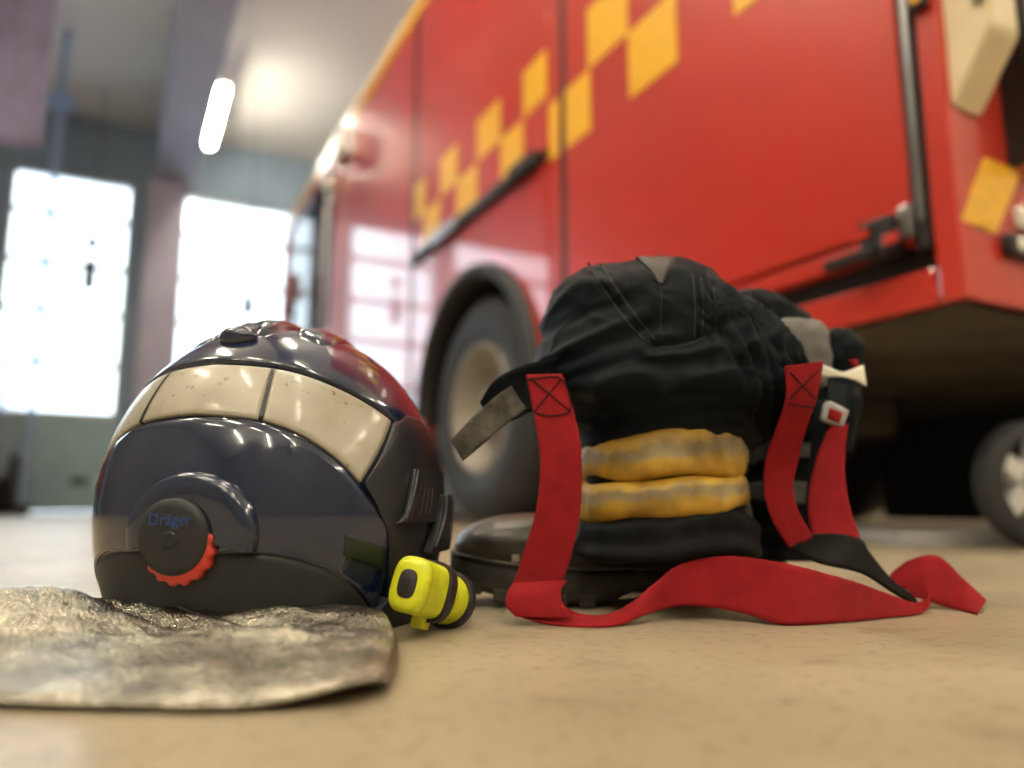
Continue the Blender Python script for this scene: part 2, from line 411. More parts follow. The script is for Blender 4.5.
for n, (a, b) in enumerate(DOORS):
    r = box('door_%d' % (n + 1), a, b, Y1 + .06, Y1 + .12, 0.012, 1.20, 'door_green', bev=.006); r['kind'] = 'structure'
    for s in (a, b - .05):
        box('door_stile', s, s + .05, Y1 + .05, Y1 + .13, 1.20, DZ, 'door_bar', r)
    for z in bars: box('door_rail', a + .05, b - .05, Y1 + .05, Y1 + .13, z - .035 if z < DZ else z - .05, z + .035 if z < DZ else z, 'door_bar', r)
    for z0, z1 in zip(bars[:-1], bars[1:]):
        box('pane', a + .05, b - .05, Y1 + .085, Y1 + .095, z0 + .035, z1 - .035 if z1 < DZ else z1 - .05, 'glass_clear', r)
    if n == 0:
        box('door_handle', -.53, -.32, Y1 + .03, Y1 + .06, .34, .43, 'black_plastic', r, bev=.008)
        box('door_latch', -.25, -.16, Y1 + .02, Y1 + .06, .31, .42, 'white_paint', r, bev=.008)
    pl = bpy.data.lights.new('sky_portal', 'AREA'); pl.shape = 'RECTANGLE'; pl.size = b - a; pl.size_y = DZ - 1.2
    pl.cycles.is_portal = True
    po = bpy.data.objects.new('sky_portal', pl); COL.objects.link(po)
    po.location = ((a + b) / 2, Y1 + .28, (DZ + 1.2) / 2); po.rotation_euler = (-PI / 2, 0, 0)

# ceiling lamps: a row beside the beam, others unseen over the bay, the left ones added as fill
def make_lamp():
    t = empty('ceiling_lamp', (0, 0, 0))
    box('lamp_housing', -.07, .07, -.75, .75, .05, .11, 'lamp_body', t, bev=.01)
    for y in (-.55, .55): box('hanger', -.01, .01, y - .01, y + .01, .11, .50, 'lamp_body', t)
    lathe('lamp_tube', [(.001, -.74), (.045, -.74), (.05, -.72), (.05, .72), (.045, .74), (.001, .74)], 'y', (0, 0, 0), 'tube_glow', t, n=12)
    return t
lamp0 = make_lamp(); first = True
for (x, y, lab) in [(.745, 9.25, 'slim glowing ceiling tube beside the grey beam near the bay doors')] + \
        [(x, y, 'unseen tube lamp added under the bay ceiling to light its left side') for (x, y) in ((-1.3, -5.2), (-1.3, -2.6), (-1.3, .2), (-1.3, 3.6), (-2.6, 2.7))] + \
        [(x, y, 'unseen tube lamp added under the bay ceiling to light its left side') for x in (.80, 6.0) for y in (-5.2, -2.6, 0.2, 3.2)] + \
        [(-3.4, y, 'unseen tube lamp added under the bay ceiling to light its left side') for y in (-4.0, -1.0)]:
    o = lamp0 if first else copy_tree(lamp0); first = False
    o.location = (x, y, ZC - .50); prop(o, lab, 'lamp', 'tube lamps under the bay ceiling')

# ================================================================== FIRE TRUCK
TX = 1.41           # plane of its near side
TXF = 3.86          # far side
YR = .871           # rear face
t = empty('fire_truck', (2.6, 3.5, 0), label='large red fire truck with yellow checkered tape and wide wheel arch', cat='truck')
T0 = Vector((2.6, 3.5, 0))
class Off:
    pass
def tb(name, x0, x1, y0, y1, z0, z1, m, parent=t, bev=0.0):
    return box(name, x0 - 2.6, x1 - 2.6, y0 - 3.5, y1 - 3.5, z0, z1, m, parent, bev)
WY, WZ, WR = 3.17, .53, .53
# core of the body: leaves the wheel well open
bm = bmesh.new()
for (x0, x1, y0, y1, z0, z1) in [(TX + .05, TXF - .05, YR + .03, 2.50, .50, 3.08), (TX + .05, TXF - .05, 2.50, 3.85, 1.30, 3.08),
                                 (2.0, 3.3, 2.50, 3.85, .62, 1.30), (TX + .05, TXF - .05, 3.85, 5.85, .50, 3.05)]:
    add_box(bm, x0 - 2.6, x1 - 2.6, y0 - 3.5, y1 - 3.5, z0, z1)
bm_obj('body_core', bm, 'truck_red_dull', t)
tb('underfloor', TX + .02, TXF - .02, YR + .01, 2.50, .485, .50, 'underbody')
tb('corner_post', TX, TX + .05, YR, .925, .485, 3.08, 'truck_red', bev=.008)
tb('seal_bar', TX - .004, TX + .05, .930, .962, .60, 3.05, 'black_plastic', bev=.006)
tb('seal_bar_edge', TX - .010, TX - .004, .934, .946, .66, 3.0, 'steel')
tb('locker_door', TX, TX + .05, .966, 2.325, .672, 3.02, 'truck_red', bev=.008)
tb('locker_step', TX - .004, TX + .05, .966, 2.325, .617, .658, 'truck_red', bev=.006)
tb('sill_recess', TX + .035, TX + .05, .93, 2.325, .565, .617, 'chassis_black')
tb('sill', TX, TX + .05, .93, 2.325, .485, .562, 'truck_red', bev=.008)
lt = tb('latch', TX - .045, TX + .03, .985, 1.06, .60, .685, 'black_plastic', bev=.008)
tb('latch_lever', TX - .065, TX - .035, 1.02, 1.14, .600, .622, 'black_plastic', lt, bev=.005)
tb('latch_tag', TX - .050, TX - .044, 1.035, 1.075, .648, .668, 'truck_red', lt)
tb('latch_tag', TX - .052, TX - .045, .965, 1.0, .617, .640, 'truck_red', lt, bev=.002)
tb('latch_rod', TX - .02, TX + .0, .955, .985, .63, .70, 'steel', lt, bev=.004)
tb('panel_gap', TX + .002, TX + .05, 2.325, 2.365, .50, 3.05, 'black_plastic')
tb('upper_locker', TX, TX + .05, 2.46, 3.99, 1.485, 3.02, 'truck_red', bev=.01)
tb('post', TX, TX + .05, 2.365, 2.45, .50, 3.02, 'truck_red', bev=.006)
rl = tb('drop_rail', TX - .035, TX + .02, 2.50, 3.96, 1.43, 1.475, 'black_plastic', bev=.008)
tb('rail_grip', TX - .05, TX - .03, 2.50, 2.72, 1.425, 1.48, 'rubber', rl, bev=.006)
tb('rail_grip', TX - .05, TX - .03, 3.30, 3.62, 1.425, 1.48, 'steel', rl, bev=.006)
# wheel-arch panel: a plate with a round cut
AR = .64
def arch_panel():
    poly = [(2.46, .50), (2.46, 1.425), (3.99, 1.425), (3.99, .50)]
    n = 28; a0 = math.asin((.50 - WZ) / AR)
    for i in range(n + 1):
        a = a0 + (PI - 2 * a0) * i / n
        poly.append((WY + AR * math.cos(a), WZ + AR * math.sin(a)))
    return prism('arch_panel', [(p[0] - 3.5, p[1]) for p in poly], 'x', TX - 2.6, TX + .05 - 2.6, 'truck_red', t)
arch_panel()
lathe('arch_trim', [(AR - .045, .05), (AR - .05, -.02), (AR - .03, -.045), (AR + .010, -.04), (AR + .020, .0), (AR + .015, .05)], 'x', (TX - 2.6, WY - 3.5, WZ), 'rubber', t, n=40, a0=0, a1=PI)
lathe('wheel_well', [(AR - .03, .05), (AR - .03, .55), (.05, .56)], 'x', (TX - 2.6, WY - 3.5, WZ), 'chassis_black', t, n=32, a0=-.05, a1=PI + .05)
def wheel(y, x, sgn, parent):
    """sgn: side the dish faces (-1 = near side)"""
    c = (x - 2.6, y - 3.5, WZ)
    s = sgn
    ty = lathe('wheel', [(.30, 0.02 * s), (.33, .035 * s), (.40, .045 * s), (.47, .035 * s), (.51, .01 * s), (.53, -.03 * s), (.53, -.24 * s), (.50, -.28 * s), (.32, -.27 * s)], 'x', c, 'tyre', parent, n=56)
    rm = lathe('rim', [(.305, 0.022 * s), (.30, .035 * s), (.285, .03 * s), (.27, -.03 * s), (.20, -.10 * s), (.12, -.105 * s), (.115, -.04 * s), (.06, -.03 * s), (.001, -.03 * s)], 'x', c, 'rim_steel', ty, n=40)
    for k in range(10):
        a = 2 * PI * k / 10
        lathe('wheel_nut', [(.001, -.085 * s), (.014, -.085 * s), (.014, -.105 * s)], 'x', (c[0], c[1] + .16 * math.cos(a), c[2] + .16 * math.sin(a)), 'steel', ty, n=6)
    return ty
wheel(WY, TX + .06, -1, t)
wheel(WY, TXF - .06, 1, t)
wheel(6.95, TX + .10, -1, t)
wheel(6.95, TXF - .10, 1, t)
ax = lathe('rear_axle', [(.001, 1.75), (.07, 1.75), (.07, 2.45), (.17, 2.52), (.17, 2.78), (.07, 2.85), (.07, 3.55), (.001, 3.55)], 'x', (-2.6, WY - 3.5, WZ), 'underbody', t, n=20)
for x in (2.1, 3.05): tb('chassis_rail', x, x + .09, 1.0, 8.0, .50, .66, 'chassis_black')
tb('far_blocker', 3.25, TXF, 1.0, 2.50, .03, .49, 'chassis_black', bev=.02)  # added black box, blocks the lit floor beyond so the underside stays dark
tb('mud_flap', 1.60, 1.95, 2.42, 2.44, .12, .50, 'rubber')
tb('tow_frame', 2.2, 2.95, .98, 1.05, .40, .49, 'underbody', bev=.01)
tb('spring_bracket', 2.35, 2.6, 1.9, 2.1, .34, .5, 'underbody', bev=.02)
# rear face and its fittings
tb('rear_panel', TX + .05, TXF, YR + .004, YR + .04, .485, 3.08, 'truck_red', bev=.004)
prism('chevron_tape', [(p[0] - 2.6, p[1]) for p in [(1.517, .79), (1.637, .782), (1.530, .632), (1.418, .640)]], 'y', YR - 3.5 - .001, YR - 3.5 + .006, 'tape_yellow', t)
prism('chevron_tape', [(p[0] - 2.6, p[1]) for p in [(1.877, .79), (1.997, .782), (1.890, .632), (1.778, .640)]], 'y', YR - 3.5 - .001, YR - 3.5 + .006, 'tape_yellow', t)
rb = prism('rear_box', [(p[0] - 3.5, p[1]) for p in [(.880, 1.9), (.880, .885), (.868, .872), (.780, 1.000), (.775, 1.9)]], 'x', 1.425 - 2.6, 1.515 - 2.6, 'cream_paint', t, bev=.006)
tb('box_catch', 1.412, 1.426, .785, .81, 1.06, 1.30, 'steel', rb, bev=.004)
rb2 = tb('rear_ladder_guard', 1.60, 1.63, YR - .06, YR + .01, .79, 1.9, 'black_plastic', bev=.008)
tb('guard_face', 1.63, 1.76, YR - .05, YR + .01, .80, 1.9, 'cream_paint', rb2, bev=.01)
tb('guard_pad', 1.58, 1.66, YR - .08, YR - .05, .98, 1.06, 'rubber', rb2, bev=.01)
tl = tb('tail_light', 1.545, 1.70, YR - .02, YR + .01, .585, .635, 'black_plastic', bev=.015)
for x in (1.58, 1.63): lathe('lens', [(.001, -.026), (.012, -.025), (.017, -.018)], 'y', (x - 2.6, YR - 3.5, .61), 'pale_lens', tl, n=16)
tb('rear_reflector', 1.60, 1.66, YR - .012, YR + .01, .655, .70, 'pale_lens', bev=.008)
sm = tb('side_marker', TX - .02, TX + .0, .885, .92, 1.10, 1.15, 'black_plastic', bev=.006)
tb('lens', TX - .026, TX - .018, .892, .912, 1.112, 1.138, 'tape_yellow', sm)
# checkered tape
S = .2445
for (c, row) in [(1.185, 0), (1.43, 1), (1.67, 0), (1.915, 1)]:
    tb('tape_square', TX - .003, TX + .002, c, c + S, 1.41 + row * .235, 1.41 + row * .235 + .235, 'tape_yellow')
tb('tape_square', TX - .003, TX + .002, 2.15, 2.318, 1.41, 1.645, 'tape_yellow')
tb('tape_square', TX - .003, TX + .002, 2.37, 2.444, 1.41, 1.645, 'tape_yellow')
for k, c in enumerate([2.465, 2.665, 2.88, 3.13, 3.375, 3.60]):
    w = [.195, .205, .245, .24, .22, .23][k]; row = 1 - k % 2
    tb('tape_square', TX - .003, TX + .002, c, c + w, 1.490 + row * .205, 1.490 + row * .205 + .205, 'tape_yellow')
tb('tape_square', TX - .003, TX + .002, 3.835, 3.985, 1.695, 1.90, 'tape_yellow')
# crew cab door and cab
tb('cab_gap', TX + .002, TX + .05, 3.99, 4.05, .50, 3.02, 'black_plastic')
tb('crew_door', TX, TX + .05, 4.05, 5.74, .50, 2.98, 'truck_red', bev=.012)
tb('door_pillar', TX - .006, TX + .05, 5.75, 5.93, .50, 3.0, 'truck_red_dull', bev=.01)
CF = 8.15
bm = bmesh.new()
for (x0, x1, y0, y1, z0, z1) in [(TX, TX + .07, 5.93, CF, .50, 1.50), (TXF - .07, TXF, 5.93, CF, .50, 1.50), (TX, TXF, CF - .07, CF, .45, 1.45),
                                 (TX, TXF, 5.85, CF, 2.93, 3.08), (TX, TX + .07, CF - .12, CF, 1.45, 2.93), (TXF - .07, TXF, CF - .12, CF, 1.45, 2.93),
                                 (TXF - .07, TXF, 5.85, 5.95, .5, 2.93)]:
    add_box(bm, x0 - 2.6, x1 - 2.6, y0 - 3.5, y1 - 3.5, z0, z1)
bm_obj('cab_shell', bm, 'truck_red', t)
tb('side_window', TX + .03, TX + .04, 5.93, CF - .12, 1.50, 2.93, 'glass_cab')
tb('side_window', TXF - .04, TXF - .03, 5.95, CF - .12, 1.50, 2.93, 'glass_cab')
tb('windscreen', TX + .07, TXF - .07, CF - .05, CF - .04, 1.45, 2.93, 'glass_cab')
tb('window_pillar', TX + .01, TX + .05, 5.96, 6.02, 1.50, 2.93, 'black_plastic')
st_ = tb('driver_seat', 1.75, 2.3, 6.3, 6.8, .9, 1.35, 'black_plastic', bev=.05)
mr_ = tb('wing_mirror', TX - .13, TX - .03, 6.98, 7.06, 1.93, 2.20, 'car_maroon', bev=.03)
tube('mirror_arm', [(TX - 2.59, 7.3 - 3.5, 1.45), (TX - .06 - 2.6, 7.15 - 3.5, 1.55), (TX - .08 - 2.6, 7.03 - 3.5, 1.95)], .015, 'black_plastic', mr_)
# roof edge
tb('roof_stripe', TX - .004, TX + .04, 2.0, 5.9, 2.995, 3.09, 'tape_yellow')
tb('cab_roof_stripe', TX - .004, TX + .04, 5.9, CF, 3.0, 3.085, 'tape_yellow')
tb('roof_cover', TX + .02, TXF - .02, 4.4, 6.3, 3.085, 3.20, 'white_paint', bev=.03)
tb('roof_deck', TX + .05, TXF - .05, YR + .05, 4.35, 3.08, 3.12, 'grey_plate', bev=.01)
sl = tb('lamp_reflection', TX - .10, TX + .01, 5.36, 5.62, 2.70, 2.90, 'white_paint', bev=.012)  # white box added in place of a lamp's reflection on the truck side
tb('lens', TX - .108, TX - .098, 5.40, 5.58, 2.73, 2.87, 'pale_lens', sl)  # pale face of the box standing for the reflection
ml = lathe('marker_light', [(.001, -.12), (.045, -.11), (.07, -.07), (.075, -.02), (.06, .02)], 'x', (TX - 2.6, 5.90 - 3.5, 2.66), 'pale_lens', t, n=24)
tube('grab_rail', [(TX - .01 - 2.6, 5.87 - 3.5, 2.5), (TX - .07 - 2.6, 5.87 - 3.5, 2.45), (TX - .07 - 2.6, 5.87 - 3.5, 1.0), (TX - .01 - 2.6, 5.87 - 3.5, .95)], .016, 'steel', t)

# drip tray and small wheel under the truck
e = empty('drip_tray', W(1.16, 1.95, 0), -YAW, 'shallow pale grey metal tray on the floor under the truck tail', 'tray')
bm = bmesh.new(); add_box(bm, -.26, .42, -.12, .24, .002, .008)
for q in [(-.26, -.25, -.12, .24), (.41, .42, -.12, .24), (-.25, .41, -.12, -.11), (-.25, .41, .23, .24)]: add_box(bm, q[0], q[1], q[2], q[3], .008, .034)
bm_obj('tray_pan', bm, 'grey_plate', e)
e2 = empty('cart_wheel', W(1.165, 1.74, .1425), -YAW + .25, 'small black cart wheel with pale spokes beside the pale tray', 'wheel')
lathe('tyre', [(.101, -.025), (.133, -.027), (.142, -.012), (.142, .012), (.133, .027), (.101, .025), (.101, -.025)], 'y', (0, 0, 0), 'tyre', e2, n=40)
lathe('hub', [(.001, -.04), (.035, -.04), (.04, 0), (.035, .04), (.001, .04)], 'y', (0, 0, 0), 'grey_plate', e2, n=20)
for k in range(5):
    a = 2 * PI * k / 5 + 2.45
    bm = bmesh.new(); add_box(bm, .03, .103, -.015, .015, -.022, .022, .006)
    o = bm_obj('spoke', bm, 'white_paint', e2); o.rotation_euler = (0, a, 0)

# ================================================================== LEFT SIDE OF THE BAY
# parked car: only its rear corner shows
def make_car():
    root = empty('parked_car', (-1.80, 8.0, 0), 0, 'dark maroon car parked beside the bay door with a black wheel', 'car')
    prof = [(-2.1, .30), (-2.1, .85), (-2.0, 1.02), (-1.3, 1.12), (1.3, 1.12), (1.95, 1.02), (2.08, .85), (2.1, .30)]
    body = prism('body', prof, 'x', -.85, .85, 'car_maroon', root, bev=.05)
    cab = prism('cabin', [(-1.3, 1.10), (-.95, 1.45), (.6, 1.45), (1.2, 1.10)], 'x', -.75, .75, 'black_plastic', root, bev=.04)
    for y in (-1.35, 1.35):
        for s in (-1, 1):
            w = lathe('wheel', [(.18, .02), (.24, .03), (.31, .02), (.33, -.02), (.33, -.16), (.2, -.18)] if s > 0 else [(.18, -.02), (.24, -.03), (.31, -.02), (.33, .02), (.33, .16), (.2, .18)], 'x', (s * .86, y, .33), 'tyre', root, n=32)
            lathe('rim', [(.19, .015 * s), (.17, -.02 * s), (.05, .0), (.001, .0)], 'x', (s * .86, y, .33), 'rim_steel', w, n=24)
    box('bumper', -.84, .84, 2.08, 2.16, .32, .55, 'black_plastic', root, bev=.03)
    return root
make_car()
# folded mauve curtain under the ceiling
def curtain():
    V, F = [], []; nx, nz = 80, 10
    for i in range(nx + 1):
        u = i / nx; x = -.75 + .75 * u
        y = .035 * math.sin(u * 2 * PI * 7) + .012 * math.sin(u * 31)
        for s in (-.004, .004):
            for j in range(nz + 1):
                z = -1.72 * j / nz
                V.append((x, y * (.6 + .4 * j / nz) + s, z))
    k = 2 * (nz + 1)
    for i in range(nx):
        for j in range(nz):
            a = i * k + j; F.append((a, a + 1, a + k + 1, a + k)); b = a + nz + 1; F.append((b, b + k, b + k + 1, b + 1))
        for j in (0, nz): a = i * k + j; F.append((a, a + k, a + k + nz + 1, a + nz + 1))
    root = empty('pleated_curtain', (-.86, 8.1, ZC - .03), 0, 'pleated mauve curtain hanging from the ceiling left of the pale hose', 'curtain')
    mesh_obj('cloth', V, F, 'vest_mauve', root)
    tube('curtain_rail', [(-.78, 0, .0), (-.4, 0, 0), (.03, 0, 0)], .018, 'steel', root)
curtain()
# exhaust hose hanging from the ceiling
def hose():
    root = empty('exhaust_hose', (-.82, 9.0, 0), 0, 'pale blue ribbed exhaust hose hanging from the ceiling to the floor', 'hose')
    prof = []
    z = .06
    while z < ZC:
        prof += [(.038, z), (.044, z + .025)]; z += .05
    lathe('hose_tube', [(.001, .06)] + prof + [(.001, z)], 'z', (0, 0, 0), 'hose_blue', root, n=16)
    lathe('hose_end', [(.05, .0), (.075, .0), (.075, .09), (.05, .10)], 'z', (0, 0, 0), 'rubber', root, n=20)
    box('hose_bracket', -.13, .13, -.07, .07, 4.28, 4.42, 'hose_blue', root, bev=.03)
hose()
def pendant(x, y, zt, zb, lab, knob):
    root = empty('pull_switch', (x, y, zb), 0, lab, 'switch', 'pull switches on cords by the bay doors')
    tube('cord', [(0, 0, zt - zb), (0, 0, (ZC - zb) / 2 + .2), (0, 0, ZC - zb)], .006, 'black_plastic', root, n=6)
    lathe('handle', [(.001, 0), (.055, .01), (.070, .06), (.065, zt - zb - .08), (.03, zt - zb - .01), (.001, zt - zb)], 'z', (0, 0, 0), 'black_plastic', root, n=16)
    if knob: lathe('cord_stop', [(.001, zt - zb + .10), (.075, zt - zb + .12), (.075, zt - zb + .22), (.001, zt - zb + .25)], 'z', (0, 0, 0), 'black_plastic', root, n=14)
pendant(-.46, 10.0, 2.98, 2.57, 'long black pull switch with round stop in front of the left bay door', True)
pendant(1.22, 9.2, 2.55, 2.28, 'short black pull switch in front of the door beside the fire truck', False)

# ================================================================== HELMET
HC = Vector((-.205, .690, 0)); HH = math.radians(11)       # centre on the floor, heading
HA, HB, HZ, HT = .150, .139, .088, .158
helmet = empty('firefighter_helmet', W(HC.x, HC.y, 0), -YAW - HH, 'glossy black firefighter helmet with off-white reflective band and silver neck curtain', 'helmet')
def dome(phi, s, off=0.0):
    """phi from the rear centre (degrees, + towards the right ear); s from rim (-1) over widest line (0) to crown (1)"""
    ph = math.radians(phi)
    def P(s):
        if s < 0: rho = 1 - .135 * s * s; z = HZ * (1 + s)
        else:
            th = min(s, .9999) * PI / 2; rho = math.cos(th) ** .9; z = HZ + HT * math.sin(th)
        return Vector((HB * rho * math.sin(ph), -HA * rho * math.cos(ph), z))
    p = P(s)
    if off:
        e = .004; q = P(s + e) - P(s - e); dph = Vector((HB * math.cos(ph), HA * math.sin(ph), 0))
        n = dph.cross(q).normalized()
        p = p + n * off
    return p
def patch(name, phis, lo, hi, off, m, parent, nv=14, inner=-.003, edge_round=.0012):
    """a shell piece lying on the dome between two s(phi) curves"""
    V, F = [], []
    n = len(phis)
    rows = [(0, inner), (0, off - edge_round)] + [((j + .12) / (nv + .24) if 0 < j < nv else (0.012 if j == 0 else .988), off) for j in range(nv + 1)] + [(1, off - edge_round), (1, inner)]
    for ph in phis:
        a, b = lo(ph), hi(ph)
        for (w, o) in rows:
            V.append(dome(ph, a + (b - a) * w, o))
    k = len(rows)
    for i in range(n - 1):
        for j in range(k - 1):
            F.append((i * k + j, (i + 1) * k + j, (i + 1) * k + j + 1, i * k + j + 1))
    F.append(tuple(range(k))); F.append(tuple(range((n - 1) * k, n * k)))
    return mesh_obj(name, V, F, m, parent)
def interp(tab):
    xs = [p[0] for p in tab]; ys = [p[1] for p in tab]
    P = crom(tab, 200)
    return lambda x: float(np.interp(abs(x), P[:, 0], P[:, 1]))
band_top = interp([(0, .50), (23, .482), (38, .45), (53, .392), (63, .342), (70, .30), (90, .17)])
band_bot = interp([(0, .30), (20, .283), (34, .238), (45, .168), (53, .09), (59, .02), (64, -.10), (70, -.3)])
skirt_top = interp([(0, -.28), (23, -.29), (34, -.34), (45, -.455), (55, -.645), (62, -.82), (66, -.93)])
# crown shell
V, F = [], []; nph, ns = 120, 70
for j in range(ns + 1):
    s = -1 + 2 * j / ns
    for i in range(nph): V.append(dome(-180 + 360 * i / nph, s))
for j in range(ns):
    for i in range(nph):
        F.append((j * nph + i, j * nph + (i + 1) % nph, (j + 1) * nph + (i + 1) % nph, (j + 1) * nph + i))
mesh_obj('crown_shell', V, F, 'helmet_gloss', helmet)
# raised upper cap above the band, ending in a soft lip
L_ = lambda a, b, n: [a + (b - a) * i / n for i in range(n + 1)]
patch('crown_cap', L_(-179.9, 179.9, 120), lambda p: band_top(min(abs(p), 90)) + .02, lambda p: .997, .0035, 'helmet_gloss', helmet, nv=20)
# reflective band, three pieces with slanted ends
def band_piece(a, b, end_a, end_b):
    V, F = [], []; n, nv = 28, 12; k = 0; rows = []
    offs = [(0, -.002), (0, .0022)] + [(max(.01, min(.99, j / nv)), .003) for j in range(nv + 1)] + [(1, .0022), (1, -.002)]
    for i in range(n + 1):
        u = i / n
        for (w, o) in offs:
            pa = a[0] + (a[1] - a[0]) * w; pb = b[0] + (b[1] - b[0]) * w
            ph = pa + (pb - pa) * u
            lo, hi = band_bot(ph), band_top(ph)
            if abs(ph) > 53: lo = band_bot(53) + (abs(ph) - 53) * (.30 - .09) / 16.5
            ww = w
            lo2 = band_bot(min(abs(pa + (pb - pa) * u), 53)) if True else lo
            # straight interpolation between lower and upper curve points
            pl = a[0] + (b[0] - a[0]) * u; pu = a[1] + (b[1] - a[1]) * u
            s0, s1 = band_bot(pl), band_top(pu)
            V.append(dome(pl + (pu - pl) * w, s0 + (s1 - s0) * w, o + end_a))
    k = len(offs)
    for i in range(n):
        for j in range(k - 1): F.append((i * k + j, (i + 1) * k + j, (i + 1) * k + j + 1, i * k + j + 1))
    F.append(tuple(range(k))); F.append(tuple(range(n * k, (n + 1) * k)))
    return mesh_obj('band_divider' if end_b else 'reflective_band', V, F, end_b or 'reflective_band', helmet)
band_piece((-21.4, -23.4), (21.4, 23.4), 0, 0)
band_piece((22.6, 24.6), (52.5, 69), 0, 0)
band_piece((-52.5, -69), (-22.6, -24.6), 0, 0)
for sg in (1, -1): band_piece((sg * 21.3, sg * 23.3), (sg * 22.7, sg * 24.7), .0004, 'black_plastic')
# rear shell below the band
rear = patch('rear_shell', L_(-64, 64, 90), lambda p: max(skirt_top(p) + .005, -.95), lambda p: band_bot(p) - .012, .0030, 'helmet_gloss', helmet, nv=22)
patch('skirt', L_(-65, 65, 90), lambda p: -.99, lambda p: max(skirt_top(p) - .01, -.97), .0018, 'helmet_matte', helmet, nv=10)
for sg in (1, -1):
    side_lo = lambda p: float(np.interp(abs(p), [54, 59, 63, 64.5, 66, 67], [.085, .015, -.16, -.43, -.63, -.99]))
    def side_hi(p):
        a = abs(p)
        return float(np.interp(a, [54, 70, 80, 95, 110, 118], [.095, .30, .345, .34, .26, .12]))
    phs = L_(54, 118, 60) if sg > 0 else L_(-118, -54, 60)
    patch('side_plate', phs, side_lo, side_hi, .0042, 'helmet_side', helmet, nv=18)
    # ear guard lip that touches the floor
    phs = L_(62, 104, 30) if sg > 0 else L_(-104, -62, 30)
    patch('ear_guard', phs, lambda p: -.999, lambda p: -.55 - .25 * ((abs(p) - 83) / 21) ** 2, .0075, 'helmet_matte', helmet, nv=8)
# dark green plate on the rear right
patch('plate', L_(48, 62.5, 14), lambda p: -.335 - (p - 48) * .010, lambda p: -.15 - (p - 48) * .009, .0042, 'green_plate', helmet, nv=6)
# visor / lamp bracket on the right side
def dome_box(name, ph0, ph1, s0, s1, o0, o1, m, parent, n=8, slant=0.0):
    V, F = [], []
    for o in (o0, o1):
        for i in range(n + 1):
            for j in range(n + 1):
                ph = ph0 + (ph1 - ph0) * i / n; s = s0 + (s1 - s0) * j / n
                V.append(dome(ph + slant * (j / n - .5), s, o))
    k = n + 1; o = k * k
    for i in range(n):
        for j in range(n):
            q = (i * k + j, (i + 1) * k + j, (i + 1) * k + j + 1, i * k + j + 1); F.append(q); F.append(tuple(o + x for x in q[::-1]))
        F.append((i * k, i * k + o, (i + 1) * k + o, (i + 1) * k)); F.append((i * k + n, (i + 1) * k + n, (i + 1) * k + n + o, i * k + n + o))
        F.append((i, i + 1, i + 1 + o, i + o)); F.append((n * k + i, n * k + i + o, n * k + i + 1 + o, n * k + i + 1))
    ob = mesh_obj(name, V, F, m, parent, smooth=False)
    md = ob.modifiers.new('bevel', 'BEVEL'); md.width = .0012; md.segments = 2; md.limit_method = 'ANGLE'
    return ob
br = dome_box('lamp_bracket', 69, 93, -.08, .14, .004, .009, 'helmet_side', helmet, slant=9)
for k in range(3): dome_box('bracket_slot', 76 + k * 2.6, 76.9 + k * 2.6, .0, .08, .009, .0096, 'black_plastic', br, n=3, slant=3)
dome_box('bracket_rib', 69, 72, -.07, .135, .009, .0115, 'helmet_side', br, n=4, slant=9)
dome_box('bracket_clip', 84, 106, -.34, .06, .005, .013, 'helmet_side', br, slant=8)
dome_box('bracket_rib', 84, 87, -.28, .06, .013, .017, 'helmet_side', br, n=4, slant=8)
for k in range(2): dome_box('bracket_slot', 90 + k * 3, 91.2 + k * 3, -.2, -.04, .013, .0136, 'black_plastic', br, n=3, slant=4)
# crest with air vents on the crown
def crest(name, c_x, y0, y1, wid, hgt, parent, taper=.6):
    V, F = [], []; n, k = 30, 16
    def zt(x, y):
        rr = min(1.0, math.sqrt((x / HB) ** 2 + (y / HA) ** 2))
        th = math.acos(min(1, rr ** (1 / .9))); return HZ + HT * math.sin(th)
    for i in range(n + 1):
        u = i / n; y = y0 + (y1 - y0) * u
        env = (1 - (2 * u - 1) ** 6) ** .5; hh = hgt * env * (1 - .25 * u)
        w = wid * (1 - (1 - taper) * u) * max(env, .25)
        for j in range(k + 1):
            v = -1 + 2 * j / k; x = c_x * (1 - .25 * u) + w * v
            V.append((x, y, zt(x, y) + hh * (1 - v ** 4) + (.002 if abs(v) < .99 else -.004)))
    for i in range(n):
        for j in range(k): F.append((i * (k + 1) + j, (i + 1) * (k + 1) + j, (i + 1) * (k + 1) + j + 1, i * (k + 1) + j + 1))
    F.append(tuple(range(k + 1))); F.append(tuple(range(n * (k + 1), (n + 1) * (k + 1))))
    return mesh_obj(name, V, F, 'helmet_gloss', parent)
cr = crest('crest', 0.0, -.085, .10, .024, .011, helmet)
crest('crest_ridge', .050, -.062, .09, .022, .0075, helmet)
crest('crest_ridge', -.050, -.062, .09, .022, .0075, helmet)
V, F = [], []
for j in range(9):
    b_ = -PI / 2 + PI * j / 8
    for i in range(20):
        a_ = 2 * PI * i / 20; V.append((.017 * math.cos(b_) * math.cos(a_), -.084 + .009 * math.cos(b_) * math.sin(a_), .2285 + .0095 * math.sin(b_)))
for j in range(8):
    for i in range(20): F.append((j * 20 + i, j * 20 + (i + 1) % 20, (j + 1) * 20 + (i + 1) % 20, (j + 1) * 20 + i))
mesh_obj('crest_vent', V, F, 'helmet_gloss', cr)
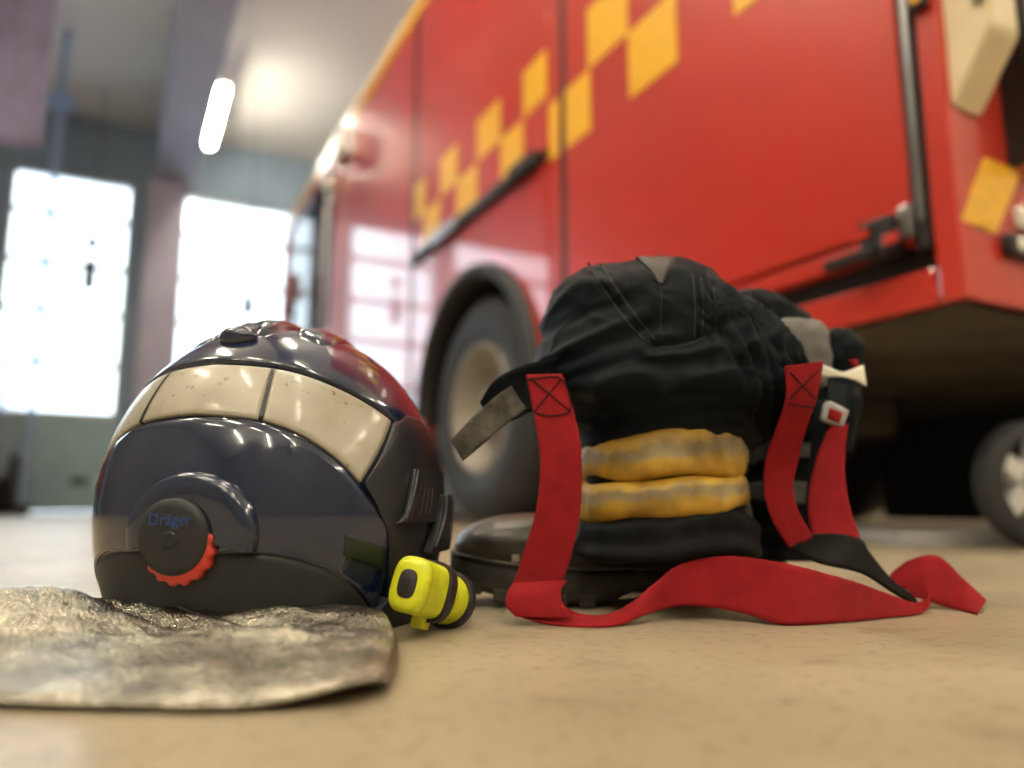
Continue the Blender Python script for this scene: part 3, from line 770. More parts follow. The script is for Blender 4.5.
# ratchet knob at the rear
def knob():
    c = dome(1.5, -.18, .0); q = dome(1.5, -.13) - dome(1.5, -.23); up = q.normalized()
    side = (dome(5.5, -.18) - dome(-2.5, -.18)).normalized(); nrm = side.cross(up).normalized()
    def disc(name, prof, m, parent, n=48, cx=0, cz=0, teeth=0):
        V, F = [], []
        for (r, h_) in prof:
            for i in range(n):
                a = 2 * PI * i / n; rr = r * (1 + (.035 * (1 if (i // 2) % 2 else -1) if teeth and r > .02 else 0))
                V.append(c + side * (cx + rr * math.cos(a)) + up * (cz + rr * math.sin(a)) + nrm * h_)
        for j in range(len(prof) - 1):
            for i in range(n): F.append((j * n + i, j * n + (i + 1) % n, (j + 1) * n + (i + 1) % n, (j + 1) * n + i))
        F.append(tuple(range((len(prof) - 1) * n, len(prof) * n)))
        return mesh_obj(name, V, F, m, parent)
    V, F = [], []; n = 50; prof = [(.044, -.006), (.043, .0020), (.0405, .0045), (.034, .0058), (.024, .0062), (.010, .0060)]
    for (r, h_) in prof:
        for i in range(n + 1):
            a = -.25 + (PI + .5) * i / n; zz = max(r * math.sin(a), -.0165 * (r / .044)); V.append(c + side * (.007 + r * 1.1 * math.cos(a)) + up * (.002 + zz) + nrm * h_)
    for j in range(len(prof) - 1):
        for i in range(n): F.append((j * (n + 1) + i, j * (n + 1) + i + 1, (j + 1) * (n + 1) + i + 1, (j + 1) * (n + 1) + i))
    mesh_obj('knob_hood', V, F, 'helmet_gloss', helmet)
    ring = disc('adjuster_ring', [(.0235, -.004), (.0255, .004), (.0255, .0078), (.0235, .0090), (.015, .0090)], 'red_ring', helmet, n=64, teeth=1, cx=.0030, cz=-.0050)
    cap = disc('knob_cap', [(.0262, .003), (.0262, .0092), (.0252, .0106), (.020, .0116), (.010, .0122), (.004, .0123)], 'helmet_matte', helmet, cz=.002)
    disc('knob_centre', [(.0062, .0120), (.0060, .0130), (.0045, .0133), (.001, .0130)], 'helmet_side', cap, n=24)
    V = []; F = []
    cu = bpy.data.curves.new('maker_name', 'FONT'); cu.body = 'Dr\u00e4ger'; cu.size = .0112; cu.offset = .00008; cu.align_x = 'CENTER'; cu.extrude = .0002
    tmp = bpy.data.objects.new('maker_name', cu); COL.objects.link(tmp)
    bpy.context.view_layer.update()
    me = bpy.data.meshes.new_from_object(tmp.evaluated_get(bpy.context.evaluated_depsgraph_get()))
    bpy.data.objects.remove(tmp)
    for v in me.vertices:
        x, y, z = v.co; v.co = c + side * x + up * (y + .0105) + nrm * (.0126 + z)
    me.materials.clear(); link('maker_name', me, 'print_blue', cap, smooth=False)
knob()
# silver neck curtain spread towards the viewer
def neck_curtain():
    nu, nv = 190, 110
    base = HC
    back = crom([(-.47, .62), (-.40, .612), (-.33, .60), (-.255, .575), (-.19, .567), (-.135, .572), (-.098, .590)], nu + 1)
    front = crom([(-.34, .392), (-.26, .383), (-.20, .377), (-.145, .373), (-.105, .378), (-.078, .388), (-.063, .404)], nu + 1)
    Z = np.zeros((nu + 1, nv + 1, 3)); B = np.zeros_like(Z)
    for i in range(nu + 1):
        u = i / nu
        for j in range(nv + 1):
            v = j / nv
            r, d = back[i] * (1 - v) + front[i] * v
            if v < 1: r += .010 * math.sin(v * PI) * u
            # height of the upper layer
            z = .020 - .004 * v
            z += .020 * math.exp(-((r + .315) / .070) ** 2 - ((d - .515) / .060) ** 2)
            z += .012 * math.exp(-((r + .43) / .09) ** 2 - ((d - .47) / .07) ** 2)
            z += .010 * math.exp(-((r + .14) / .055) ** 2 - ((d - .52) / .045) ** 2)
            # long crease from the rim running to the right, valley in the middle
            x0 = -.27 + (r + .27); cl = .545 - .55 * (r + .27) + .9 * (r + .27) ** 2
            z -= .011 * math.exp(-((d - (.535 - .42 * (r + .25))) / .014) ** 2) * math.exp(-((r + .19) / .09) ** 2)
            z += .005 * math.exp(-((d - (.495 - .30 * (r + .22))) / .014) ** 2) * math.exp(-((r + .17) / .09) ** 2)
            z -= .006 * math.exp(-((d - (.47 + .22 * (r + .3))) / .022) ** 2)
            z += .0034 * noise.noise(Vector((r * 26, d * 34, .3))) + 0.0026 * (.5 - abs(noise.noise(Vector((r * 30 + d * 12, d * 46 - r * 10, 1.7))))) * min(1, max(0, (d - .40) / .06))
            z += .0008 * noise.noise(Vector((r * 110, d * 120, 4.0))) + 0.0003 * noise.noise(Vector((r * 240, d * 240, 4.0)))
            lift = .007 * max(0, min(1, (u - .60) / .22)) * (v ** 3) * (1 - max(0, (u - .90) / .10) ** 2 * .7)
            e = max(0.0, (v - .93) / .07); z_edge = math.sqrt(max(0, 1 - e * e))
            eu = max(0.0, (u - .975) / .025); z_edge *= math.sqrt(max(0, 1 - eu * eu))
            zb = .0012 + lift * 1.0
            zt = max(z, .006)
            if v > .55: zt = zt * (1 - (v - .55) / .45 * .45) + (lift * .8)
            thick = max(zt - zb, .004)
            mid = zb + .0035
            Z[i, j] = (r, d, mid + (thick - .0035) * z_edge)
            B[i, j] = (r, d, mid - .0033 * z_edge)
    k = nv + 1; o = (nu + 1) * k
    rot = Matrix.Rotation(HH, 3, 'Z')
    V = [rot @ Vector((p[0] - base.x, p[1] - base.y, p[2])) for p in np.vstack([Z.reshape(-1, 3), B.reshape(-1, 3)])]
    F = []
    for i in range(nu):
        for j in range(nv):
            q = (i * k + j, (i + 1) * k + j, (i + 1) * k + j + 1, i * k + j + 1); F.append(q); F.append(tuple(o + x for x in q[::-1]))
        F.append((i * k, i * k + o, (i + 1) * k + o, (i + 1) * k)); F.append((i * k + nv, (i + 1) * k + nv, (i + 1) * k + nv + o, i * k + nv + o))
    for j in range(nv):
        F.append((j, j + 1, j + 1 + o, j + o)); F.append((nu * k + j, nu * k + j + o, nu * k + j + 1 + o, nu * k + j + 1))
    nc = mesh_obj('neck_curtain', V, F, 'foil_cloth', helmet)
    nc['label'] = 'crinkled silver foil neck curtain'
    # dark hem along the front edge and a seam across the cloth
    def onrot(p): return tuple(rot @ Vector((p[0] - base.x, p[1] - base.y, p[2])))
    hem = [onrot(Z[i, nv] + np.array([0, -.0012, -.001])) for i in range(0, nu - 6, 6)]
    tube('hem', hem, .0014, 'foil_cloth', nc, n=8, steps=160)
    seam = []
    for w in np.linspace(0, 1, 14):
        i = int(nu * (.50 + .28 * w)); j = int(nv * (.06 + .36 * math.sin(w * 1.45)))
        seam.append(onrot(Z[i, j] + np.array([0, 0, .0002])))
    tube('seam', seam, .0007, 'rubber_band', nc, n=6, steps=80)
neck_curtain()

# ================================================================== TORCH on the helmet side
def torch():
    base = at(400, 583, .553)
    ang = math.radians(-20)          # lamp axis: to the right and away
    root = empty('helmet_torch', W(base.x, base.y, base.z - .022), -YAW + ang, 'small neon yellow torch with black button clipped to the black helmet', 'torch')
    root.rotation_euler = (math.radians(-13), math.radians(9), -YAW + ang)
    n = 40
    def sup(hw, hh, y, dz=0, e=3.2):
        out = []
        for i in range(n):
            a = 2 * PI * i / n; c, s = math.cos(a), math.sin(a)
            out.append((hw * abs(c) ** (2 / e) * (1 if c > 0 else -1), y * .86, dz + hh * abs(s) ** (2 / e) * (1 if s > 0 else -1)))
        return out
    def loft(name, rings, m, parent):
        V = [p for r in rings for p in r]; F = []
        for j in range(len(rings) - 1):
            for i in range(n): F.append((j * n + i, j * n + (i + 1) % n, (j + 1) * n + (i + 1) % n, (j + 1) * n + i))
        F.append(tuple(range(n))); F.append(tuple(range((len(rings) - 1) * n, len(rings) * n)))
        ob = mesh_obj(name, V, F, m, parent); ob.data.set_sharp_from_angle(angle=math.radians(48)); return ob
    HW, HHt, zc = .0148, .0198, .022
    rings = [sup(HW - .006, HHt - .006, -.0005, zc), sup(HW - .0035, HHt - .0035, .0003, zc), sup(HW - .0012, HHt - .0012, .002, zc), sup(HW, HHt, .005, zc)]
    for k in range(9):
        y = .010 + k * .0038
        rings += [sup(HW, HHt, y, zc), sup(HW - .0005, HHt - .0007, y + .0011, zc), sup(HW, HHt, y + .0022, zc)]
    rings += [sup(HW, HHt, .060, zc), sup(HW - .001, HHt - .002, .072, zc, 2.6), sup(HW - .001, HW + .001, .080, zc, 2)]
    body = loft('torch_body', rings, 'lamp_yellow', root)
    loft('button', [sup(.0070, .0100, .0, zc, 2.8), sup(.0070, .0100, -.0014, zc, 2.8), sup(.0060, .0090, -.0020, zc, 2.8)], 'rubber_band', root)
    loft('button_mark', [sup(.0022, .0042, -.0019, zc, 2.4), sup(.0020, .0040, -.0026, zc, 2.4)], 'black_plastic', root)
    loft('strap_band', [sup(HW + .0002, HHt, .044, zc, 2.8), sup(HW + .0028, HHt + .0028, .0445, zc, 2.8), sup(HW + .0028, HHt + .0026, .0575, zc, 2.6), sup(HW, HHt - .001, .058, zc, 2.6)], 'rubber_band', root)
    loft('head', [sup(.016, .016, .070, zc - .002, 2), sup(.019, .019, .076, zc - .002, 2), sup(.0195, .0195, .086, zc - .002, 2)], 'lamp_yellow', root)
    loft('head_ring', [sup(.0195, .0195, .084, zc - .002, 2), sup(.0225, .0225, .0845, zc - .002, 2), sup(.0225, .0225, .094, zc - .002, 2), sup(.020, .020, .095, zc - .002, 2), sup(.018, .018, .092, zc - .002, 2)], 'rubber_band', root)
    bm = bmesh.new(); add_box(bm, -.006, .004, .032, .046, -.006, .004, .0015); bm_obj('clip', bm, 'lamp_yellow', root)
torch()

# ================================================================== TURNOUT TROUSERS
PB = Vector((.135, .76, 0))
pants = empty('turnout_trousers', W(PB.x, PB.y, 0), -YAW, 'black firefighter trousers bunched over boots with yellow trim and red braces', 'trousers')
PBn = np.array(PB)
def slices_to_grid(sl, nring, nlev, e=2.3):
    """sl rows: (py, xl, xr, depth centre, half depth) -> grid of points in right/ahead/up metres"""
    S_ = crom(sl, nlev); G = []
    for (y, xl, xr, dc, hd) in S_:
        a = at(xl, y, dc); b = at(xr, y, dc); rc = (a.x + b.x) / 2; hw = abs(b.x - a.x) / 2; z = at(xl, y, dc - .75 * hd).z
        row = []
        for i in range(nring):
            t_ = 2 * PI * i / nring; c, s = math.cos(t_), math.sin(t_)
            row.append((rc + hw * abs(c) ** (2 / e) * (1 if c > 0 else -1), dc + hd * abs(s) ** (2 / e) * (1 if s > 0 else -1), z))
        G.append(row)
    return np.array(G)
def grid_normals(G):
    du = np.roll(G, -1, 1) - np.roll(G, 1, 1); dv = np.gradient(G, axis=0)
    N_ = np.cross(du, dv); return N_ / (np.linalg.norm(N_, axis=2, keepdims=True) + 1e-12)
def close_loft(name, G, m, parent, keep=None, uvs=None, caps=True):
    nl, nr, _ = G.shape
    V = [tuple(p - PBn) for p in G.reshape(-1, 3)]; F = []
    for j in range(nl - 1):
        for i in range(nr):
            F.append((j * nr + i, j * nr + (i + 1) % nr, (j + 1) * nr + (i + 1) % nr, (j + 1) * nr + i))
    if caps:
        for j in (0, nl - 1):
            c = G[j].mean(0) - PBn; V.append(tuple(c)); ci = len(V) - 1
            F += [(j * nr + i, j * nr + (i + 1) % nr, ci) for i in range(nr)]
        if uvs is not None: uvs = uvs + [(0, .5), (0, .5)]
    return mesh_obj(name, V, F, m, parent, uvs=uvs)
def poly_dist(p, line):
    best = 9
    for a, b in zip(line[:-1], line[1:]):
        ab = (b[0] - a[0], b[1] - a[1]); l2 = ab[0] ** 2 + ab[1] ** 2
        t_ = max(0, min(1, ((p[0] - a[0]) * ab[0] + (p[1] - a[1]) * ab[1]) / l2))
        best = min(best, math.hypot(p[0] - a[0] - ab[0] * t_, p[1] - a[1] - ab[1] * t_))
    return best
def rz(line, d=.665):                     # fold lines on the front of the bundle, as (right, up) metres
    return [(at(x, y, d).x, at(x, y, d).z) for x, y in line]
FOLDS = [(.0035, .0045, [(543, 352), (575, 344), (605, 334), (640, 318)]), (-.0045, .007, [(535, 362), (575, 358), (615, 345), (655, 325)]),
         (-.003, .006, [(540, 318), (580, 312), (620, 306)]), (.003, .006, [(545, 300), (585, 276), (612, 286)]),
         (-.0022, .0016, [(588, 262), (603, 288), (622, 316), (645, 342), (655, 352)]), (-.0022, .0016, [(600, 262), (616, 288), (634, 314), (655, 340)]),
         (-.0022, .0016, [(641, 256), (652, 272), (660, 286)]), (-.0022, .0016, [(673, 256), (667, 270), (660, 286)]), (-.002, .0016, [(660, 286), (661, 310), (660, 336)]),
         (-.0022, .0016, [(693, 275), (695, 305), (694, 340)]), (-.0018, .0016, [(701, 278), (703, 305), (702, 335)]),
         (-.0055, .0055, [(652, 350), (680, 348), (706, 338), (722, 326)]), (.004, .006, [(650, 360), (684, 358), (710, 350)]),
         (-.005, .007, [(560, 380), (600, 372), (640, 366)]), (.0055, .008, [(600, 384), (625, 372), (645, 376), (662, 392)]),
         (-.005, .008, [(610, 402), (650, 400), (690, 396), (730, 402)]), (.005, .009, [(690, 380), (720, 378), (750, 392)]),
         (-.006, .008, [(585, 425), (640, 418), (700, 415), (770, 418)]), (-.004, .004, [(712, 285), (716, 330), (706, 372)]),
         (.006, .006, [(722, 292), (738, 320), (742, 345)]), (-.006, .005, [(732, 292), (750, 322), (775, 352)]),
         (.004, .008, [(560, 395), (580, 410), (600, 435)]), (-.004, .006, [(548, 390), (566, 412), (582, 440)])]
FOLDS = [(a, w, rz(l)) for a, w, l in FOLDS]
g0 = rz([(712, 300)])[0]; g1 = rz([(792, 405)])[0]
upper = slices_to_grid([(259, 612, 680, .79, .050), (262, 588, 694, .79, .080), (268, 564, 708, .785, .105), (279, 551, 719, .78, .118), (294, 544, 732, .78, .124), (312, 539, 757, .78, .128), (335, 533, 782, .775, .128),
                        (354, 528, 796, .77, .125), (372, 528, 800, .765, .118), (388, 536, 797, .76, .112), (402, 556, 790, .76, .102), (418, 574, 774, .76, .090), (438, 584, 752, .76, .078)], 220, 130, 2.35)
Nn = grid_normals(upper)
gdir = np.array([g1[0] - g0[0], g1[1] - g0[1]]); glen = np.linalg.norm(gdir); gdir /= glen
for j in range(upper.shape[0]):
    for i in range(upper.shape[1]):
        p = upper[j, i]; n_ = Nn[j, i]
        if (p[0] - .15) * n_[0] + (p[1] - .775) * n_[1] < 0: n_ = -n_
        disp = .006 * noise.noise(Vector((p[0] * 13, p[1] * 13, p[2] * 22))) + .0016 * noise.noise(Vector((p[0] * 38, p[1] * 38, p[2] * 60 + 5)))
        pass
        rg = 1 - abs(noise.noise(Vector((p[0] * 16 + p[2] * 9, p[1] * 14, p[2] * 34 - p[0] * 12)))) * 2
        disp += .0018 * max(0, rg) ** 4
        if p[1] < .775:
            for a, w, l in FOLDS:
                dd = poly_dist((p[0], p[2]), l)
                if dd < 3 * w: disp += a * math.exp(-(dd / w) ** 2)
        # gathered elastic waist on the right
        q = np.array([p[0] - g0[0], p[2] - g0[1]]); al = q @ gdir; ac = q[0] * gdir[1] - q[1] * gdir[0]
        wgt = math.exp(-max(0, abs(ac + .012) - .026) ** 2 / .012 ** 2) * (1 if p[1] < .80 else .4) / (1 + math.exp(-(al - .0) / .006)) if abs(ac) < .08 else 0
        if wgt > .01:
            ph = (q[0] * .94 + q[1] * .34) * 2 * PI / .0125 + 2.2 * noise.noise(Vector((al * 40, ac * 25, 2)))
            disp += wgt * (.0058 * math.sin(ph) + .0020 * math.sin(2.3 * ph + ac * 60))
        upper[j, i] = p + n_ * disp
close_loft('trouser_seat', upper, 'cloth_black', pants)
# lining, seams and pocket flap that lie on the bundle's surface
from mathutils.bvhtree import BVHTree
_nl, _nr = upper.shape[:2]
seat_tree = BVHTree.FromPolygons([tuple(p) for p in upper.reshape(-1, 3)], [(j * _nr + i, j * _nr + (i + 1) % _nr, (j + 1) * _nr + (i + 1) % _nr, (j + 1) * _nr + i) for j in range(_nl - 1) for i in range(_nr)])
def on_seat(px, py, lift=.001):
    o_ = Vector((0, 0, CAM_H)); d_ = (at(px, py, 1.0) - o_).normalized()
    h_, n_, _i, _d = seat_tree.ray_cast(o_, d_)
    if h_ is None: return at(px, py, .69)
    return h_ - d_ * lift
def seam(pts, rad=.0009, m='seam_thread', parent=None):
    P_ = crom(pts, max(6, len(pts) * 6))
    return tube('seam', [on_seat(x, y, rad * .4) - PB for x, y in P_], rad, m, parent or pants, n=5, steps=len(P_) * 2)
lin = ribbon('waist_lining', [on_seat(638, 258, .0035), on_seat(648, 268, .0035), on_seat(659, 284, .0035)], [on_seat(674, 258, .0035), on_seat(669, 268, .0035), on_seat(662, 285, .0035)], .003, 'lining_brown', pants, PBn, steps=16, nw=5)
for l_ in ([(588, 263), (603, 288), (622, 316), (645, 342)], [(600, 263), (616, 288), (634, 314), (655, 340)], [(636, 257), (648, 272), (660, 287), (661, 310), (660, 336)], [(676, 257), (668, 272), (661, 287)],
           [(693, 275), (695, 305), (694, 340)], [(701, 278), (703, 305), (702, 335)], [(712, 282), (716, 310), (716, 335)], [(652, 350), (680, 347), (706, 338)]): seam(l_)

# near and far trouser legs
def leg(sl, seed, m='cloth_black'):
    G = slices_to_grid(sl, 140, 70, 2.2); N_ = grid_normals(G); c0 = G.reshape(-1, 3).mean(0)
    for j in range(G.shape[0]):
        for i in range(G.shape[1]):
            p = G[j, i]; n_ = N_[j, i]
            if (p[0] - c0[0]) * n_[0] + (p[1] - c0[1]) * n_[1] < 0: n_ = -n_
            z = p[2] + .010 * noise.noise(Vector((p[0] * 12 + seed, p[1] * 12, 0)))
            disp = .0045 * math.sin(z * 2 * PI / .026 + seed) * (.5 + .5 * noise.noise(Vector((p[0] * 15, p[1] * 15, seed)))) + .004 * noise.noise(Vector((p[0] * 22, p[1] * 22, p[2] * 45 + seed)))
            G[j, i] = p + n_ * disp
    return G
near = leg([(425, 580, 760, .757, .080), (450, 583, 746, .755, .076), (480, 585, 741, .755, .074), (510, 584, 744, .755, .076), (528, 580, 752, .752, .080), (543, 574, 757, .75, .083), (556, 570, 756, .75, .081), (561, 575, 752, .75, .074)], 1.3)
leg_o = close_loft('trouser_leg', near, 'cloth_cuff', pants)
far = leg([(415, 735, 835, .86, .07), (450, 745, 825, .86, .066), (490, 748, 822, .86, .066), (530, 742, 822, .86, .07), (560, 735, 822, .86, .07)], 4.1)
leg_f = close_loft('trouser_leg', far, 'cloth_cuff', pants)
def cuff(name, sl, puff, m, parent, seed, tilt=(0, 0), nlev=18):
    """puffed tape wrapped round a leg"""
    G = slices_to_grid(sl, 160, nlev, 2.2); N_ = grid_normals(G); c0 = G.reshape(-1, 3).mean(0); uv = []
    for j in range(nlev):
        w = j / (nlev - 1)
        for i in range(160):
            p = G[j, i]; n_ = N_[j, i].copy()
            if (p[0] - c0[0]) * n_[0] + (p[1] - c0[1]) * n_[1] < 0: n_ = -n_
            n_[2] *= .3
            k = .5 + .5 * noise.noise(Vector((p[0] * 14 + seed, p[1] * 14, w * .4)))
            dz = .008 * noise.noise(Vector((p[0] * 18, p[1] * 18, seed + w * .8))) + (tilt[0] * (1 - w) + tilt[1] * w) * (p[0] - c0[0])
            b_ = max(0, 1 - (2 * w - 1) ** 4) ** .5
            fine = .0034 * noise.noise(Vector((p[0] * 75, p[1] * 75, p[2] * 30 + seed)))
            G[j, i] = p + n_ * (puff * b_ * (.55 + .45 * k) + fine * b_ + .006 * b_ - .003) + np.array([0, 0, dz])
            uv.append((i / 160, w))
    return close_loft(name, G, m, parent, uvs=uv, caps=False)
cuff('trim_band', [(427, 590, 732, .755, .074), (450, 590, 731, .755, .073), (463, 590, 730, .755, .072), (479, 590, 730, .755, .072)], .012, 'trim_tape', leg_o, 2.2, (.20, .03))
cuff('trim_band', [(475, 590, 730, .755, .072), (489, 590, 731, .755, .072), (501, 590, 732, .755, .073), (515, 590, 733, .755, .074)], .013, 'trim_tape', leg_o, 7.9, (.08, .12))
for y in (452, 492): cuff('trim_band', [(y - 10, 747, 824, .86, .067), (y, 747, 824, .86, .067), (y + 12, 747, 823, .86, .067)], .006, 'liner_grey', leg_f, y, nlev=12)
# rear lumps: turned-out waist, grey liner, bunched elastic
def lump(name, sl, m, parent, seed, amp=.004, e=2.2):
    G = slices_to_grid(sl, 70, 40, e); N_ = grid_normals(G); c0 = G.reshape(-1, 3).mean(0)
    for j in range(40):
        for i in range(70):
            p = G[j, i]; n_ = N_[j, i]
            if (p[0] - c0[0]) * n_[0] + (p[1] - c0[1]) * n_[1] < 0: n_ = -n_
            G[j, i] = p + n_ * (amp * noise.noise(Vector((p[0] * 30 + seed, p[1] * 30, p[2] * 30))) + amp * .4 * noise.noise(Vector((p[0] * 90 + seed, p[1] * 90, p[2] * 90))))
    return close_loft(name, G, m, parent)
lump('waist_fold', [(290, 728, 745, .86, .02), (294, 722, 772, .86, .04), (304, 722, 797, .86, .05), (318, 728, 808, .86, .052), (334, 735, 812, .86, .052), (360, 745, 820, .86, .05), (380, 750, 815, .86, .045)], 'cloth_black', pants, 3.0, .007)
lump('grey_liner', [(318, 782, 808, .80, .012), (321, 776, 820, .80, .020), (330, 776, 826, .80, .026), (345, 780, 828, .80, .028), (362, 786, 828, .80, .028), (385, 790, 826, .80, .026)], 'liner_grey', pants, 5.0, .004)
lump('elastic_bunch', [(326, 830, 842, .81, .012), (330, 824, 850, .81, .024), (345, 822, 857, .81, .03), (365, 822, 858, .81, .03), (385, 824, 856, .81, .03), (410, 826, 852, .80, .026), (450, 824, 846, .80, .022)], 'cloth_black', pants, 8.0, .006)
# white reflective tab pinched in the middle, red tab, metal buckle
ribbon('reflective_tab', [at(819, 363, .752), at(831, 368, .748), at(842, 372, .745), at(853, 369, .748), at(863, 365, .755)], [at(822, 377, .752), at(832, 377, .748), at(842, 377, .745), at(854, 380, .748), at(866, 386, .755)], .002, 'tape_white', pants, PBn, steps=30, nw=4)
ribbon('red_tab', [at(849, 360, .765), at(854, 368, .765)], [at(857, 359, .765), at(860, 369, .765)], .002, 'webbing_red', pants, PBn, steps=6, nw=3)
bk = ribbon('buckle', [at(824, 404, .735), at(830, 402, .735), at(848, 411, .735)], [at(820, 419, .735), at(827, 423, .735), at(842, 427, .735)], .006, 'grey_plate', pants, PBn, steps=10, nw=4)
ribbon('buckle_centre', [at(830, 408, .731), at(842, 413, .731)], [at(828, 418, .731), at(839, 423, .731)], .003, 'webbing_red', bk, PBn, steps=5, nw=3)
ribbon('elastic_strap', [at(828, 378, .752), at(828, 392, .745), at(826, 410, .738)], [at(852, 380, .752), at(850, 394, .745), at(846, 414, .738)], .003, 'cloth_black', pants, PBn, steps=16, nw=4)
ribbon('elastic_strap', [at(812, 400, .77), at(811, 450, .765), at(806, 500, .755), at(806, 540, .74)], [at(830, 400, .77), at(822, 450, .765), at(816, 500, .755), at(820, 540, .74)], .003, 'cloth_black', pants, PBn, steps=30, nw=4)
# waist tab on the left with its hook-and-loop strip
wf = ribbon('waist_flap', [at(556, 358, .690), at(532, 363, .676), at(512, 370, .668), at(493, 382, .662), at(480, 402, .660)], [at(560, 402, .690), at(545, 408, .678), at(530, 412, .670), at(514, 420, .664), at(496, 424, .661)], .005, 'cloth_black', pants, PBn, steps=40, nw=10, bow=-.006)
ribbon('hook_strip', [at(511, 386, .652), at(494, 398, .650), at(474, 416, .648), at(451, 440, .648)], [at(526, 408, .652), at(510, 421, .650), at(488, 440, .648), at(463, 461, .648)], .004, 'hook_tab', wf, PBn, steps=40, nw=8, bow=-.002)

# ---- red braces
def E(rows): return [at(*q) for q in rows]
br_a = ribbon('brace_strap',
    E([(526, 375, .662), (531, 400, .657), (538, 440, .650), (540, 470, .648), (536, 510, .648), (526, 545, .649), (515, 578, .650), (508, 592, .647), (506, 602, .640), (513, 613, .636), (535, 621, .634), (565, 625.5, .630),
       (596, 627, .6235), (622, 624, .630), (646, 615, .645), (668, 608, .660), (700, 606, .665), (742, 613, .655), (785, 625, .6335), (838, 622.5, .6465), (885, 618, .6715), (918, 614, .694), (929, 606, .700), (925, 600, .706), (912, 597, .712)]),
    E([(562, 374, .662), (571, 400, .657), (580, 440, .650), (582, 470, .648), (581, 505, .648), (575, 540, .649), (567, 570, .650), (561, 584, .649), (559, 592, .644), (562, 602, .644), (572, 611, .647), (590, 616, .650),
       (612, 614, .650), (634, 602, .655), (652, 586, .659), (676, 567, .668), (705, 558, .674), (744, 557, .668), (795, 566, .650), (848, 580, .660), (888, 594, .682), (915, 603, .701), (929, 594, .705), (922, 582, .710), (905, 584, .716)]),
    .0022, 'webbing_red', pants, PBn, steps=320, nw=10, fray=.0009)
ribbon('brace_fold', E([(513, 584, .646), (507, 594, .636), (506, 606, .631), (516, 617, .631)]), E([(567, 581, .646), (561, 589, .638), (563, 604, .635), (574, 618, .634)]), .0022, 'webbing_red', br_a, PBn, steps=40, nw=8, fray=.0008)
br_b = ribbon('brace_strap', E([(785, 366, .648), (786, 398, .652), (776, 430, .666), (766, 460, .684), (764, 490, .69), (772, 520, .69), (790, 550, .688)]),
    E([(823, 361, .654), (816, 400, .656), (805, 430, .67), (798, 460, .686), (793, 485, .69), (798, 510, .69), (813, 537, .688)]), .0022, 'webbing_red', pants, PBn, steps=90, nw=8)
br_c = ribbon('brace_strap', E([(831, 424, .735), (820, 448, .73), (811, 480, .724), (808, 508, .716), (812, 536, .706)]),
    E([(848, 424, .735), (845, 450, .73), (845, 478, .724), (850, 508, .716), (861, 542, .706)]), .0022, 'webbing_red', pants, PBn, steps=70, nw=8)
br_d = ribbon('brace_strap', E([(886, 583, .760), (906, 589, .750), (929, 601, .735), (955, 609, .7275), (977, 614.5, .6930)]), E([(893, 573, .770), (911, 560, .760), (937, 556, .750), (961, 577, .742), (986, 601, .725)]), .0022, 'webbing_red', pants, PBn, steps=80, nw=8, fray=.0009)
ribbon('brace_yoke', E([(789, 548, .688), (812, 560, .684), (838, 567, .676), (866, 575, .690), (893, 592, .702), (920, 607, .708)]),
    E([(812, 534, .689), (836, 534, .694), (860, 540, .698), (868, 552, .700), (890, 579, .708), (912, 596, .714)]), .003, 'leather_black', pants, PBn, steps=70, nw=8)
# box stitching on the strap ends
for pts in ([(529, 379), (561, 379), (570, 411), (534, 412), (529, 379), (570, 411)], [(561, 379), (534, 412)]):
    tube('stitching', [at(x, y, .6588 - (y - 379) * .00018) - PB for x, y in pts], .0006, 'leather_black', br_a, n=5, steps=40)
for pts in ([(790, 372), (816, 400)], [(819, 370), (789, 400)], [(788, 404), (814, 408)]):
    tube('stitching', [at(x, y, .6475 + (y - 370) * .0001) - PB for x, y in pts], .0006, 'leather_black', br_b, n=5, steps=16)

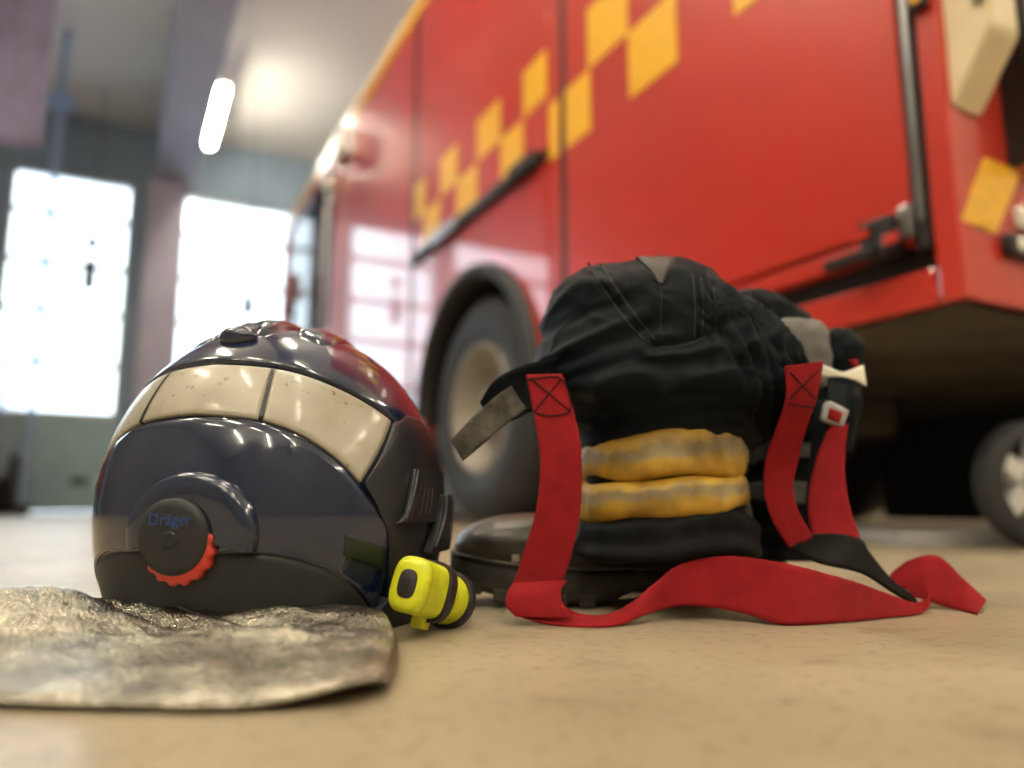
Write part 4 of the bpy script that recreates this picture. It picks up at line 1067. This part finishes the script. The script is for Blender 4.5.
# ================================================================== BOOTS
def make_boot():
    root = empty('firefighter_boot', (0, 0, 0))
    def sect(x, w, z0, z1, e=2.6, n=36, flat=.35):
        out = []
        for i in range(n):
            a = 2 * PI * i / n; c, s = math.cos(a), math.sin(a)
            zz = (z0 + z1) / 2 + (z1 - z0) / 2 * (abs(s) ** (2 / e)) * (1 if s > 0 else -1)
            k = 1.0 if s < 0 else 1 - flat * s * s
            out.append((x, w * k * abs(c) ** (2 / e) * (1 if c > 0 else -1), zz))
        return out
    def loftx(name, rows, m, parent, e=2.6, flat=.35, steps=60):
        R = crom(rows, steps); n = 36; rings = [sect(r[0], max(r[1], .001), r[2], r[3], e, n, flat) for r in R]
        V = [p for r in rings for p in r]; F = []
        for j in range(len(rings) - 1):
            for i in range(n): F.append((j * n + i, j * n + (i + 1) % n, (j + 1) * n + (i + 1) % n, (j + 1) * n + i))
        F.append(tuple(range(n))); F.append(tuple(range((len(rings) - 1) * n, len(rings) * n)))
        return mesh_obj(name, V, F, m, parent)
    loftx('upper', [(.004, .020, .028, .07), (.012, .032, .022, .12), (.035, .038, .020, .15), (.08, .040, .022, .155), (.12, .041, .026, .14), (.155, .044, .024, .112), (.19, .047, .022, .092), (.225, .048, .024, .084), (.262, .043, .030, .076), (.285, .030, .036, .066), (.294, .012, .042, .056)], 'boot_leather', root)
    tcap = loftx('toe_cap', [(.214, .0480, .030, .0862), (.222, .0492, .028, .0872), (.242, .0482, .030, .0862), (.262, .0455, .032, .0835), (.282, .037, .035, .0765), (.2955, .022, .039, .066), (.3005, .008, .044, .056)], 'boot_toe', root, e=2.4)
    sole = loftx('sole', [(-.004, .022, .008, .030), (.004, .034, .002, .033), (.03, .041, .0005, .033), (.075, .042, .0005, .033), (.092, .041, .010, .034), (.125, .041, .013, .035), (.150, .044, .004, .035), (.18, .048, .001, .034), (.22, .050, .003, .036), (.26, .046, .010, .041), (.288, .034, .018, .046), (.302, .014, .028, .049), (.304, .004, .034, .046)], 'boot_sole', root, e=5, flat=.0)
    for k in range(11):
        x = .006 + k * .0265
        if .088 < x < .142: continue
        hw = float(np.interp(x, [0, .03, .18, .22, .26, .29], [.030, .041, .048, .050, .045, .03]))
        zb = float(np.interp(x, [0, .15, .22, .26, .29], [0, 0, .0015, .008, .018]))
        for s in (-1, 1):
            bm = bmesh.new(); y0, y1 = sorted((s * (hw - .016), s * (hw + .0018))); add_box(bm, x, x + .016, y0, y1, zb, zb + .012, .0015, 1)
            bm_obj('sole_lug', bm, 'boot_sole', sole)
    for s in (-1, 1): tube('welt', [(-.002, s * .020, .034)] + [(x, s * w, z) for x, w, z in [(.03, .0425, .0345), (.08, .0435, .0345), (.125, .043, .036), (.16, .046, .036), (.20, .0505, .0365), (.24, .0495, .040), (.27, .043, .044), (.292, .029, .0475), (.303, .008, .049)]], .0016, 'boot_leather', root, n=6)
    # shaft, hidden inside the trouser leg
    prof = [(.044, .12), (.046, .16), (.046, .19), (.042, .19), (.040, .15)]
    V, F = [], []; n = 32
    for r, z in prof:
        for i in range(n): a = 2 * PI * i / n; V.append((.058 + r * 1.12 * math.cos(a), r * .85 * math.sin(a), z))
    for j in range(len(prof) - 1):
        for i in range(n): F.append((j * n + i, j * n + (i + 1) % n, (j + 1) * n + (i + 1) % n, (j + 1) * n + i))
    mesh_obj('shaft', V, F, 'boot_leather', root)
    bm = bmesh.new(); add_box(bm, .236, .2435, .047, .0510, .042, .049, .001); bm_obj('toe_stud', bm, 'steel', tcap)
    return root
b1 = make_boot(); b2 = copy_tree(b1)
b1.location = W(.243, .785, 0); b1.rotation_euler = (0, 0, -YAW + PI)
prop(b1, 'scuffed black work boot with rounded toe cap under the trouser leg with yellow trim', 'boot', 'boots under the trousers')
b2.location = W(.310, .905, 0); b2.rotation_euler = (0, 0, -YAW + PI - .12)
prop(b2, 'black work boot half hidden behind the other boot and the red braces', 'boot', 'boots under the trousers')
